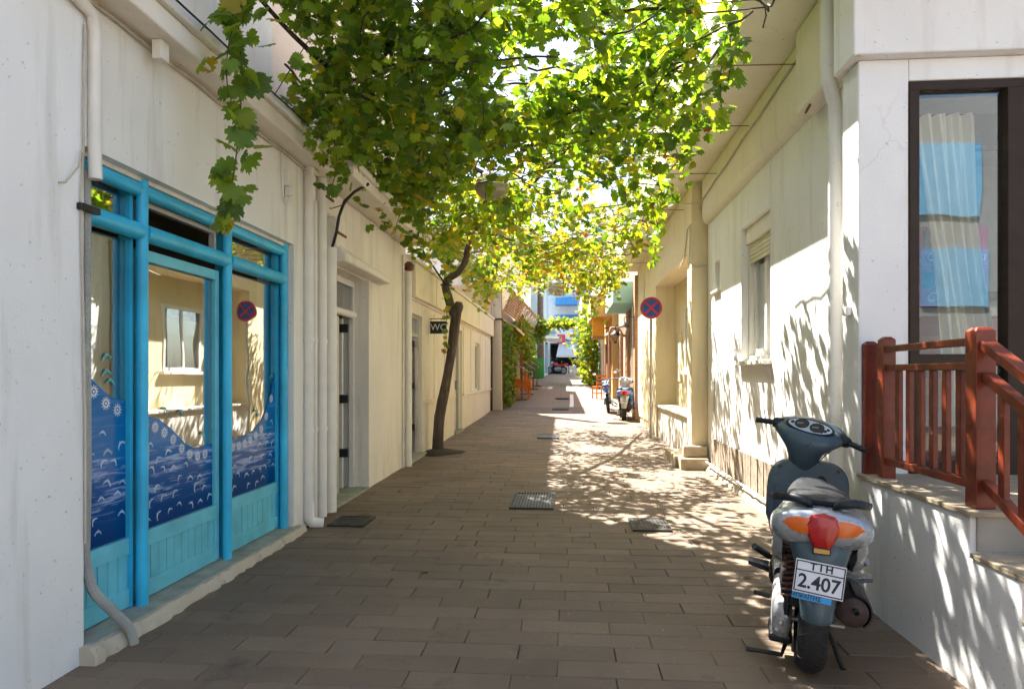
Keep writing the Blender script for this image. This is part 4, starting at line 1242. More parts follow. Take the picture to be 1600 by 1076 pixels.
part('side_unit', M_ALU, t, (-0.15, 0.15, 56.3, 56.8, 1.46, 2.1), bevel=0.02)
b1 = thing('far_block', 'tall cream block of flats far behind the end shop', 'building', (0, 80, 1.5))
part('wall', M_CREAM, b1, (-6, 1.0, 80, 95, 1, 15.5))
for k in range(3):
    part('balcony', M_SOFFIT, b1, (-4.5, -0.5, 79.2, 79.99, 5 + 3.2 * k, 5.2 + 3.2 * k))
    for a in (-4.2, -2.0, 0.0):
        part('window', M_GLASS_D, b1, (a, a + 0.9, 79.95, 79.995, 5.5 + 3.2 * k, 7.2 + 3.2 * k))
b2 = thing('far_pink_block', 'pinkish block of flats with balconies far up on the right', 'building', (5, 68, 1.5))
part('wall', M_PINK, b2, (2.6, 12, 68, 90, 1, 17))
for k in range(4):
    part('balcony', M_WHITE2, b2, (1.8, 2.599, 69, 78, 5 + 3.0 * k, 5.9 + 3.0 * k))
    part('shutter', simple('blue_grey_shutter', (0.16, 0.26, 0.34), 0.6), b2, (2.7, 3.5, 67.95, 67.995, 5.4 + 3 * k, 7.2 + 3 * k))

# ---------------------------------------------------------------- unseen house added behind the camera for reflections and bounce light
bk = thing('unseen_bounce_house', 'unseen grey house with blue panels behind the viewer, added for reflections and bounce light', 'building', (3, -12, 0))
part('wall', plaster('grey_stone_render', (0.30, 0.31, 0.32), amount=0.2), bk, (-9, 16, -20, -12, -0.3, 9.6))
part('blue_panel', simple('sky_blue_paint', (0.16, 0.45, 0.72), 0.6), bk, (9.6, 12.1, -12, -11.9, 6.1, 8.2), (10.4, 12.3, -12, -11.9, 3.4, 5.1))  # placed so the restaurant window mirrors blue patches
part('door', M_BROWN, bk, (1.0, 2.2, -12, -11.95, -0.1, 2.2))
# ---------------------------------------------------------------- scooters
M_RUBBER = simple('tyre_rubber', (0.022, 0.022, 0.024), 0.75, var=0.35, vs_=25, bmp=0.4, bs=120)
M_RIM = simple('wheel_rim', (0.30, 0.30, 0.31), 0.4, metal=0.6)
M_SEAT = simple('black_vinyl', (0.012, 0.014, 0.017), 0.45, var=0.2, vs_=12, bmp=0.3, bs=150)
M_BLACKP = simple('black_plastic', (0.010, 0.013, 0.017), 0.45, var=0.25, vs_=10)
M_ENGINE = simple('cast_aluminium', (0.36, 0.37, 0.38), 0.5, metal=0.45, var=0.25, vs_=12, bmp=0.4, bs=50, wear=(0.10, 0.08, 0.06), wear_at=0.58)
M_MUFF = simple('muffler_brown', (0.055, 0.036, 0.030), 0.6, metal=0.3, var=0.35, vs_=8)
M_SPRING = simple('spring_red_brown', (0.14, 0.055, 0.035), 0.5, var=0.25)
M_PLATE = simple('plate_white', (0.66, 0.70, 0.74), 0.35, var=0.08, wear=(0.45, 0.48, 0.50), wear_at=0.7)
M_INK = simple('plate_ink', (0.012, 0.016, 0.035), 0.45)
M_PLATEBLUE = simple('plate_strip_blue', (0.03, 0.28, 0.60), 0.4)
M_CHROME = simple('chrome', (0.75, 0.75, 0.76), 0.15, metal=1.0, var=0.05)


def lens(name, c, emit=0.0):
    m, nt, N, L, P = new_mat(name)
    v = opos(nt)
    wv = node(nt, 'ShaderNodeTexWave')
    wv.inputs['Scale'].default_value = 55.0
    wv.bands_direction = 'Z'
    L.new(v, wv.inputs['Vector'])
    L.new(mixc(nt, wv.outputs['Fac'], scale_c(c, 0.75), c), P.inputs['Base Color'])
    P.inputs['Roughness'].default_value = 0.12
    P.inputs['Coat Weight'].default_value = 0.4
    P.inputs['Coat Roughness'].default_value = 0.03
    P.inputs['Subsurface Weight'].default_value = 0.0
    P.inputs['Subsurface Radius'].default_value = (0.02, 0.008, 0.004)
    bump(nt, wv.outputs['Fac'], 0.25, 0.002, P)
    return m


M_REDL = lens('red_lens', (0.42, 0.003, 0.006))
M_ORL = lens('orange_lens', (0.72, 0.13, 0.002))


def paint(name, c, metal=0.0, rough=0.3):
    return simple(name, c, rough, metal=metal, var=0.06, vs_=5, coat=0.6, wear=scale_c(c, 0.7), wear_at=0.75)


def wheel(parent, y, z, r, w, name):
    wroot = None
    prof = []
    for i in range(15):
        a = math.pi * i / 14
        prof.append((r - 0.062 + 0.062 * math.sin(a) ** 0.8, -w / 2 * math.cos(a)))
    prof = [(r - 0.085, -w / 2 * 0.8)] + prof + [(r - 0.085, w / 2 * 0.8)]
    tyre = MB().lathe(prof, (0, y, z), 'X', 48, cap=False).build(name, M_RUBBER, parent, smooth=50, local=True)
    gr = MB()
    n = 22
    for i in range(n):
        a = 2 * math.pi * i / n
        for sgn in (-1, 1):
            pts = []
            for k in range(5):
                f = k / 4
                ang = a + (0.0 if sgn > 0 else math.pi / n) + f * 0.17
                xx = sgn * (0.008 + f * w * 0.40)
                rr_ = r - 0.062 + 0.062 * max(0.02, math.sin(math.acos(max(-1, min(1, xx / (w / 2)))))) ** 0.8
                pts.append((xx, y + (rr_ + 0.0008) * math.cos(ang), z + (rr_ + 0.0008) * math.sin(ang)))
            gr.tube(pts, 0.0032, 4)
    gr.build('tread_groove', M_DARK, tyre, local=True)
    rim = MB().lathe([(r - 0.085, -w * 0.36), (r - 0.10, -w * 0.30), (r - 0.12, -0.012), (0.05, -0.02), (0.04, -w * 0.42), (0.04, w * 0.42), (0.05, 0.02), (r - 0.12, 0.012), (r - 0.10, w * 0.30), (r - 0.085, w * 0.36)], (0, y, z), 'X', 32).build('rim', M_RIM, tyre, smooth=40, local=True)
    return tyre


def scooter(label, loc, rz, lean, body_c, panel_c, plate1, plate2, strip, mirrors=False, group='scooters parked along the lane', turn=-0.32, seat_c=None):
    root = thing('scooter', label, 'scooter', (0, 0, 0), group)
    S = dict(parent=root, local=True)
    Mb, Mp = body_c, panel_c
    wheel(root, 0.0, 0.235, 0.235, 0.135, 'rear_tyre')
    # steering group matrix
    TM = Matrix.Translation((0, 0, 0.09)) @ Matrix.Diagonal((0.80, 1, 1, 1))
    piv = Vector((0, 1.02, 0.85))
    axis = Vector((0, -0.42, 0.91)).normalized()
    ST = Matrix.Translation((-0.035, 0, 0.01)) @ Matrix.Translation(piv) @ Matrix.Rotation(turn, 4, axis) @ Matrix.Rotation(0.05, 4, 'Y') @ Matrix.Diagonal((0.92, 1, 1, 1)) @ Matrix.Translation(-piv)
    ft = wheel(root, 1.27, 0.225, 0.225, 0.12, 'front_tyre')
    ft.data.transform(ST)
    for ch in ft.children:
        ch.data.transform(ST)
    # tail body
    secs = [(-0.318, 0.38, 0.09, 0.672, 2.4), (-0.308, 0.47, 0.135, 0.668, 2.5), (-0.27, 0.53, 0.17, 0.660, 2.6), (-0.18, 0.55, 0.20, 0.648, 2.7), (-0.04, 0.50, 0.27, 0.62, 2.8), (0.15, 0.46, 0.33, 0.58, 2.8), (0.38, 0.40, 0.34, 0.54, 2.8), (0.58, 0.34, 0.36, 0.47, 2.8), (0.70, 0.28, 0.38, 0.40, 2.8)]
    MB().loft([ring_se(0, y, z, w, h, 32, p) for (y, w, h, z, p) in secs]).xf(TM).build('tail_body', Mb, root, smooth=60, local=True)
    for s in (-1, 1):
        # side skirt that sweeps down and forward from the tail
        q = MB()
        q.loft([[(s * x0, y, z0), (s * x1, y, z0 + 0.02), (s * (x1 + 0.012), y, (z0 + z1) / 2), (s * x1, y, z1), (s * x0, y, z1)] for (y, x0, x1, z0, z1) in ((-0.20, 0.20, 0.245, 0.52, 0.62), (-0.10, 0.19, 0.245, 0.44, 0.60), (0.10, 0.17, 0.228, 0.42, 0.58), (0.36, 0.14, 0.20, 0.34, 0.52), (0.62, 0.10, 0.16, 0.26, 0.45))])
        q.xf(TM).build('side_panel', Mb, root, smooth=60, local=True)
    MB().loft([ring_se(0, y, z, w, h, 20, 3) for (y, w, h, z) in ((-0.10, 0.30, 0.20, 0.42), (0.25, 0.30, 0.24, 0.36), (0.6, 0.26, 0.22, 0.30))]).build('inner_shroud', M_BLACKP, root, smooth=60, local=True)
    # rear mudguard carrying the plate
    mg = MB()
    prof = [(-0.285, 0.625, 0.175), (-0.318, 0.575, 0.172), (-0.332, 0.52, 0.150), (-0.340, 0.46, 0.128), (-0.352, 0.40, 0.112), (-0.372, 0.32, 0.098), (-0.385, 0.265, 0.088), (-0.382, 0.255, 0.080)]
    outer = []
    for (y, z, hw) in prof:
        outer.append([(hw * math.sin(a) * 1.0, y + 0.10 * (1 - math.cos(a)) ** 1.1, z + 0.0 * a) for a in np.linspace(-1.25, 1.25, 17)])
    inner = [[(p[0] * 0.93, p[1] + 0.012, p[2]) for p in r_] for r_ in outer]
    mg.loft([o_ + i_[::-1] for o_, i_ in zip(outer, inner)])
    mg.xf(TM).build('rear_mudguard', Mp, root, smooth=50, local=True)
    b = MB()
    b.box(-0.048, 0.048, -0.338, -0.318, 0.558, 0.59)
    ref = b.xf(TM).build('reflector_holder', M_BLACKP, root, bevel=0.004, local=True)
    MB().box(-0.040, 0.040, -0.342, -0.3385, 0.564, 0.584).xf(TM).build('reflector', simple('amber_reflector', (0.55, 0.33, 0.10), 0.3), ref, local=True)
    # tail light: red shield and two almond indicators
    tl = MB()
    rim_ = [(-0.050, 0.728), (0.0, 0.738), (0.050, 0.728), (0.078, 0.690), (0.062, 0.635), (0.036, 0.580), (-0.036, 0.580), (-0.062, 0.635), (-0.078, 0.690)]
    tl.loft([[(x, -0.27, z) for x, z in rim_], [(x, -0.325, z) for x, z in rim_], [(x * 0.82, -0.345, 0.662 + (z - 0.662) * 0.85) for x, z in rim_], [(x * 0.35, -0.354, 0.668 + (z - 0.668) * 0.45) for x, z in rim_]])
    tl.xf(Matrix.Diagonal((1.22, 1, 1, 1))).xf(TM).build('tail_light', M_REDL, root, smooth=28, local=True)
    for s in (-1, 1):
        for nm, grow, m_, dy in (('indicator_bezel', 1.16, Mb, 0.004), ('indicator', 1.0, M_ORL, -0.004)):
            q = MB()
            rings = []
            for k in range(13):
                f = k / 12
                x = 0.050 + 0.185 * f
                hh = 0.042 * grow * (max(0.0, math.sin(math.pi * min(1, 0.30 + 0.70 * f))) ** 0.95 if f < 1 else 0.0) + 0.0015
                zc_ = 0.676 + 0.006 * f
                yb = -0.326 + 0.038 * f ** 2.4 + dy
                rings.append([(s * x * (1 + (grow - 1) * 0.25 * f), yb + 0.06, zc_ - hh), (s * x * (1 + (grow - 1) * 0.25 * f), yb - 0.004, zc_ - hh * 0.8), (s * x * (1 + (grow - 1) * 0.25 * f), yb - 0.012, zc_), (s * x * (1 + (grow - 1) * 0.25 * f), yb - 0.004, zc_ + hh * 0.8), (s * x * (1 + (grow - 1) * 0.25 * f), yb + 0.05, zc_ + hh)])
            q.loft(rings)
            q.xf(TM).build(nm, m_, root, smooth=50, local=True)
    # seat and grab rail
    MB().loft([ring_se(0, y, z, w, h, 28, 2.6) for (y, w, h, z) in ((-0.19, 0.16, 0.02, 0.765), (-0.17, 0.28, 0.045, 0.762), (-0.08, 0.34, 0.07, 0.760), (0.10, 0.36, 0.085, 0.752), (0.25, 0.34, 0.09, 0.735), (0.45, 0.28, 0.09, 0.73), (0.60, 0.22, 0.09, 0.725), (0.68, 0.10, 0.05, 0.715))]).xf(TM).build('seat', seat_c or M_SEAT, root, smooth=60, local=True)
    for s in (-1, 1):
        q = MB()
        path = [(0.055, -0.215, 0.745, 0.030), (0.085, -0.235, 0.772, 0.036), (0.15, -0.235, 0.778, 0.034), (0.205, -0.19, 0.768, 0.030), (0.238, -0.10, 0.752, 0.026), (0.235, 0.02, 0.735, 0.024), (0.20, 0.14, 0.715, 0.022)]
        q.loft([[(s * (x + 0.012 * math.cos(a)), y + r_ * math.cos(a) * 0.9, z + r_ * 0.62 * math.sin(a)) for a in np.linspace(0, 2 * math.pi, 12, endpoint=False)] for (x, y, z, r_) in path])
        q.xf(Matrix.Translation((0, 0, 0.095)) @ Matrix.Diagonal((0.90, 1, 1, 1))).build('grab_handle', M_BLACKP, root, smooth=60, local=True)
    MB().box(-0.075, 0.075, -0.20, -0.02, 0.705, 0.745).xf(TM).build('rack_base', M_BLACKP, root, bevel=0.01, local=True)
    # number plate
    tilt = Matrix.Translation((-0.006, -0.388, 0.552)) @ Matrix.Rotation(math.radians(4), 4, 'Y') @ Matrix.Rotation(math.radians(-7), 4, 'X')
    pw, ph = 0.102, 0.072
    pl_ = MB().box(-pw, pw, -0.002, 0.002, -ph, ph).xf(tilt).build('number_plate', M_PLATE, root, local=True)
    bd = MB()
    for q in ((-pw + .003, pw - .003, ph - .010, ph - .005), (-pw + .003, pw - .003, -ph + .005, -ph + .010), (-pw + .003, -pw + .008, -ph + .010, ph - .010), (pw - .008, pw - .003, -ph + .010, ph - .010), (-pw + .008, pw - .008, 0.023, 0.028)):
        bd.box(q[0], q[1], -0.0036, -0.0022, q[2], q[3])
    bd.xf(tilt).build('plate_border', M_INK, pl_, local=True)
    if plate1:
        text(plate1, 0.044, M_INK, 'plate_letters', pl_, tilt @ Matrix.Translation((0.004, -0.0032, 0.047)) @ FACE_CAM, 0.0008, True, 0.0012)
        text(plate2, 0.083, M_INK, 'plate_numbers', pl_, tilt @ Matrix.Translation((0.0, -0.0032, -0.022)) @ FACE_CAM, 0.0008, True, 0.0016, sx=0.93)
    if strip:
        sp = MB().box(-pw + 0.001, pw * 0.58, -0.001, 0.001, -ph - 0.028, -ph - 0.001).xf(tilt).build('dealer_strip', M_PLATEBLUE, root, local=True)
        text(strip, 0.024, M_INK, 'strip_letters', sp, tilt @ Matrix.Translation((-0.045, -0.0018, -ph - 0.0145)) @ FACE_CAM, 0.0005, True, 0.0006)
    # running gear
    q = MB()
    q.loft([ring_se(-0.135, y, z, w, h, 20, 3) for (y, w, h, z) in ((-0.10, 0.05, 0.10, 0.24), (-0.08, 0.085, 0.17, 0.245), (0.05, 0.10, 0.20, 0.25), (0.25, 0.09, 0.17, 0.26), (0.42, 0.08, 0.13, 0.27))])
    eng = q.build('engine_case', M_ENGINE, root, smooth=50, local=True)
    for k in range(3):
        MB().lathe([(0.012, 0), (0.012, -0.012), (0.006, -0.016)], (-0.135 + 0.02 * (k - 1), -0.10, 0.20 + 0.035 * k), 'Y', 8).build('bolt', M_STEEL, eng, local=True)
    MB().box(-0.19, -0.08, -0.06, 0.20, 0.12, 0.165).build('sump', M_BLACKP, eng, bevel=0.015, local=True)
    sh = MB()
    n = 90
    sh.tube([(-0.118 + 0.026 * math.cos(i * 0.72), -0.09 + 0.026 * math.sin(i * 0.72), 0.36 + 0.28 * i / n) for i in range(n)], 0.0065, 6)
    spr = sh.build('spring', M_SPRING, root, smooth=60, local=True)
    MB().tube([(-0.118, -0.09, 0.28), (-0.118, -0.09, 0.60)], 0.015, 8).build('damper', M_BLACKP, spr, smooth=60, local=True)
    mf = MB().lathe([(0.02, -0.26), (0.048, -0.258), (0.066, -0.245), (0.072, -0.22), (0.072, 0.05), (0.07, 0.09), (0.03, 0.12)], (0.150, 0.0, 0.385), 'Y', 28).build('muffler', M_MUFF, root, smooth=40, local=True)
    MB().lathe([(0.014, 0.01), (0.014, -0.03), (0.010, -0.03), (0.010, 0.01)], (0.160, -0.262, 0.40), 'Y', 12).build('muffler_outlet', M_DARK, mf, smooth=40, local=True)
    hs = MB()
    hs.loft([[(0.150 + r_ * math.cos(a), y, 0.385 + r_ * math.sin(a)) for a in np.linspace(-0.9, 1.5, 10) for r_ in (0.078,)] + [(0.150 + 0.085 * math.cos(a), y, 0.385 + 0.085 * math.sin(a)) for a in np.linspace(1.5, -0.9, 10)] for y in (-0.235, 0.0)])
    hs.build('heat_shield', M_BLACKP, mf, smooth=40, local=True)
    MB().tube([(0.175, 0.1, 0.38), (0.15, 0.3, 0.28), (0.02, 0.42, 0.2)], 0.018, 8).build('exhaust_pipe', M_MUFF, mf, smooth=60, local=True)
    MB().tube([(-0.15, 0, 0.235), (0.15, 0, 0.235)], 0.014, 8).build('rear_axle', M_STEEL, root, smooth=60, local=True)
    for s in (-1, 1):
        q = MB()
        q.loft([[(s * 0.20, 0.42, 0.33), (s * 0.20, 0.56, 0.33), (s * 0.20, 0.56, 0.36), (s * 0.20, 0.42, 0.36)], [(s * 0.31, 0.36, 0.375), (s * 0.31, 0.46, 0.375), (s * 0.31, 0.46, 0.395), (s * 0.31, 0.36, 0.395)]])
        q.tube([(s * 0.20, 0.50, 0.40), (s * 0.285, 0.40, 0.47)], 0.018, 8)
        q.build('foot_peg', M_BLACKP if s < 0 else Mb, root, smooth=40, local=True)
    q = MB()
    q.tube([(-0.08, 0.22, 0.16), (-0.10, 0.14, 0.06), (-0.12, 0.08, 0.015), (-0.29, 0.06, 0.018)], 0.012, 8)
    q.tube([(0.08, 0.22, 0.16), (0.12, 0.12, 0.10), (0.15, 0.08, 0.03), (0.165, 0.05, 0.008)], 0.012, 8)
    q.tube([(-0.08, 0.22, 0.16), (0.08, 0.22, 0.16)], 0.012, 8)
    q.build('centre_stand', M_IRON, root, smooth=60, local=True)
    MB().tube([(-0.19, 0.18, 0.27), (-0.27, 0.20, 0.275)], 0.012, 8).build('kick_starter', M_IRON, root, smooth=60, local=True)
    # floor, leg shield, front
    MB().loft([ring_se(0, y, z, w, h, 20, 5) for (y, w, h, z) in ((0.55, 0.34, 0.12, 0.28), (0.95, 0.36, 0.10, 0.28))]).build('floorboard', M_BLACKP, root, smooth=40, local=True)
    out = []
    for k in range(40):
        a = 2 * math.pi * k / 40
        c, s_ = math.cos(a), math.sin(a)
        pz = 4.5 if s_ > 0 else 3.0
        w_ = 0.235 if s_ > -0.2 else 0.22
        out.append((math.copysign(abs(c) ** (2 / 3.6), c) * w_, 0.64 + math.copysign(abs(s_) ** (2 / pz), s_) * 0.275))

    def shield(scale, y0, bow):
        return [(x * scale, y0 + bow * (1 - (x / 0.235) ** 2), 0.64 + (z - 0.64) * scale) for x, z in out]

    MB().loft([shield(0.96, 0.915, 0.035), shield(1.0, 0.935, 0.045), shield(1.0, 0.97, 0.085), shield(0.8, 1.05, 0.13)]).build('leg_shield', Mp, root, smooth=40, local=True)
    gb = MB()
    gbp = [(-0.19, 0.50), (0.19, 0.50), (0.19, 0.685), (0.10, 0.70), (0.055, 0.745), (0.02, 0.765), (-0.17, 0.765), (-0.19, 0.745)]
    gb.loft([[(x, 0.96, z) for x, z in gbp], [(x, 0.925, z) for x, z in gbp], [(x * 0.985, 0.918, 0.63 + (z - 0.63) * 0.985) for x, z in gbp]])
    gb.build('glove_box', Mp, root, smooth=30, bevel=0.006, local=True)
    MB().lathe([(0.030, 0.03), (0.030, -0.012), (0.024, -0.016), (0.018, -0.010)], (0.075, 0.935, 0.80), 'Y', 20).build('ignition', M_BLACKP, root, smooth=40, local=True)
    for s in (-1, 1):
        MB().lathe([(0.010, 0.02), (0.010, -0.004)], (s * 0.165, 0.93, 0.865), 'Y', 10).build('screw', M_DARK, root, local=True)
    MB().loft([ring_se(0, y, z, w, h, 24, 2.6) for (y, w, h, z) in ((1.0, 0.40, 0.50, 0.62), (1.10, 0.34, 0.46, 0.60), (1.20, 0.22, 0.36, 0.56), (1.26, 0.08, 0.2, 0.54))]).build('front_fairing', Mb, root, smooth=60, local=True)
    fm = MB()
    fm.loft([[(0.075 * math.sin(a), 1.27 + 0.255 * math.cos(t_) , 0.225 + 0.255 * math.sin(t_) - 0.03 * (1 - math.cos(a))) for a in np.linspace(-1.4, 1.4, 9)] for t_ in np.linspace(0.1, 2.6, 14)], cap=False, closed=False)
    fm.xf(ST).build('front_mudguard', Mb, root, smooth=60, local=True)
    MB().tube([(0.07, 1.27, 0.225), (0.07, 1.12, 0.62)], 0.018, 8).tube([(-0.07, 1.27, 0.225), (-0.07, 1.12, 0.62)], 0.018, 8).xf(ST).build('fork', M_BLACKP, root, smooth=60, local=True)
    # handlebar cowl
    cw = MB()
    rings = []
    for (z, y, w, d, dip) in ((0.845, 1.02, 0.15, 0.13, 0), (0.88, 1.01, 0.185, 0.16, 0), (0.93, 0.995, 0.20, 0.19, 0.01), (0.985, 0.985, 0.25, 0.23, 0.02), (1.03, 0.98, 0.36, 0.25, 0.02), (1.065, 0.98, 0.445, 0.25, 0.015), (1.095, 0.99, 0.46, 0.22, 0.01), (1.115, 1.0, 0.42, 0.17, 0.0), (1.122, 1.0, 0.30, 0.09, 0)):
        rg = []
        for j in range(32):
            a = 2 * math.pi * j / 32
            c, s_ = math.cos(a), math.sin(a)
            x = math.copysign(abs(c) ** (2 / 2.3), c) * w / 2
            yy_ = math.copysign(abs(s_) ** (2 / 2.3), s_) * d / 2
            rg.append((x, y + yy_, z + yy_ * 0.38 + 0.02 * (1 - (x / (w / 2 + 1e-6)) ** 2) * (1 if z > 1.0 else 0)))
        rings.append(rg)
    cw.loft(rings)
    cow = cw.xf(ST).build('handlebar_cowl', Mp, root, smooth=60, local=True)
    GP = Matrix.Translation((0.0, 0.945, 1.118)) @ Matrix.Rotation(math.radians(34), 4, 'X')
    gp = MB()
    gp.loft([[(0.148 * k_ * math.cos(a), 0.062 * k_ * math.sin(a), h_) for a in np.linspace(0, 2 * math.pi, 32, endpoint=False)] for k_, h_ in ((1.06, -0.03), (1.06, 0.003), (1.0, 0.006), (0.97, 0.002))])
    gpo = gp.xf(ST @ GP).build('gauge_panel', M_BLACKP, root, smooth=40, local=True)
    MB().add([(0.142 * math.cos(a), 0.057 * math.sin(a), 0.0045) for a in np.linspace(0, 2 * math.pi, 32, endpoint=False)], [tuple(range(32))]).xf(ST @ GP).build('gauge_face', simple('gauge_silver', (0.42, 0.50, 0.58), 0.35, metal=0.2, var=0.1), gpo, local=True)
    for (gx, gy, gr_) in ((-0.055, 0.006, 0.046), (0.045, 0.0, 0.046), (-0.115, 0.0, 0.012), (0.10, -0.012, 0.012), (0.115, 0.008, 0.010), (0.085, -0.030, 0.009)):
        dial = MB().lathe([(gr_, 0.0045), (gr_, 0.0075), (gr_ * 0.86, 0.0075), (gr_ * 0.86, 0.006)], (gx, gy, 0), 'Z', 24).xf(ST @ GP).build('dial', M_BLACKP, gpo, smooth=30, local=True)
        if gr_ > 0.02:
            MB().bar((gx - 0.028, gy - 0.008, 0.0082), (gx + 0.008, gy + 0.004, 0.0082), 0.003, 0.001).xf(ST @ GP).build('needle', M_PRINT, dial, local=True)
    for s in (-1, 1):
        MB().tube([(s * 0.19, 1.00, 1.085), (s * 0.235, 0.98, 1.083), (s * 0.25, 0.975, 1.082)], [0.040, 0.034, 0.028], 12).xf(ST).build('switch_housing', M_BLACKP, root, smooth=60, local=True)
        pts = [(s * (0.245 + 0.0052 * i), 0.977 - 0.0008 * i, 1.082 - 0.0006 * i) for i in range(23)]
        gr2 = MB().tube(pts, [0.0185 if i % 2 else 0.0165 for i in range(22)] + [0.021], 12).xf(ST).build('grip', M_BLACKP, root, smooth=40, local=True)
        MB().tube([(s * 0.21, 1.02, 1.075), (s * 0.25, 1.05, 1.07), (s * 0.33, 1.035, 1.06), (s * 0.345, 1.03, 1.06)], [0.009, 0.008, 0.007, 0.009], 8).xf(ST).build('brake_lever', M_BLACKP, root, smooth=60, local=True)
        if mirrors:
            mr = MB().tube([(s * 0.20, 1.0, 1.10), (s * 0.26, 0.99, 1.20), (s * 0.30, 0.98, 1.27)], 0.007, 8).xf(ST).build('mirror_stem', M_BLACKP, root, smooth=60, local=True)
            MB().loft([ring_se(s * 0.325, 0.985 + d, 1.30, 0.12 * k_, 0.075 * k_, 20, 2.4) for d, k_ in ((-0.012, 0.9), (-0.008, 1.0), (0.02, 0.8), (0.03, 0.3))]).xf(ST).build('mirror', M_CHROME, mr, smooth=40, local=True)
    for s in (-1, 1):
        MB().tube([(s * 0.21, 1.02, 1.07), (s * 0.16, 1.10, 1.03), (s * 0.10, 1.10, 0.95), (s * 0.06, 1.07, 0.86)], 0.0045, 6).xf(ST).build('cable', M_CABLE, root, smooth=60, local=True)
        MB().bar((s * 0.262, -0.2, 0.655), (s * 0.245, 0.15, 0.63), 0.004, 0.004).xf(TM).build('panel_seam', M_DARK, root, local=True)
    root.location = loc
    root.rotation_euler = (0, lean, rz)
    return root


P_SILVER = paint('silver_paint', (0.33, 0.37, 0.40), 0.35, 0.32)
P_SLATE = simple('slate_blue_plastic', (0.048, 0.080, 0.100), 0.36, var=0.15, vs_=7, coat=0.12, wear=(0.07, 0.10, 0.115), wear_at=0.68, bmp=0.15, bs=200)
P_BLUE = paint('blue_paint', (0.02, 0.16, 0.52))
P_WHITE = paint('white_paint', (0.74, 0.74, 0.74))
P_GREY = paint('grey_paint', (0.36, 0.37, 0.34))
P_RED = paint('red_paint', (0.45, 0.03, 0.04))
P_BLACK = paint('black_paint', (0.02, 0.022, 0.026))
scooter('grey and silver scooter parked in the foreground beside the white terrace', (1.185, 3.47, gz(3.45)), math.radians(-16.0), math.radians(3.5), P_SILVER, P_SLATE, 'T I H', '2.407', '\u039c\u03a0\u03a1\u0391\u03aa\u03a4\u0397\u03a3')
scooter('blue and white scooter with mirrors parked by the brick pier', (1.56, 18.8, gz(18.8)), math.radians(-6), math.radians(2.0), P_BLUE, P_GREY, 'OKA', '1990', None, True, seat_c=simple('grey_seat', (0.16, 0.16, 0.15), 0.5))
scooter('white scooter far up the lane by the green plants', (1.30, 36.6, gz(36.6)), math.radians(-3), math.radians(1.0), P_WHITE, P_WHITE, '', '', None)


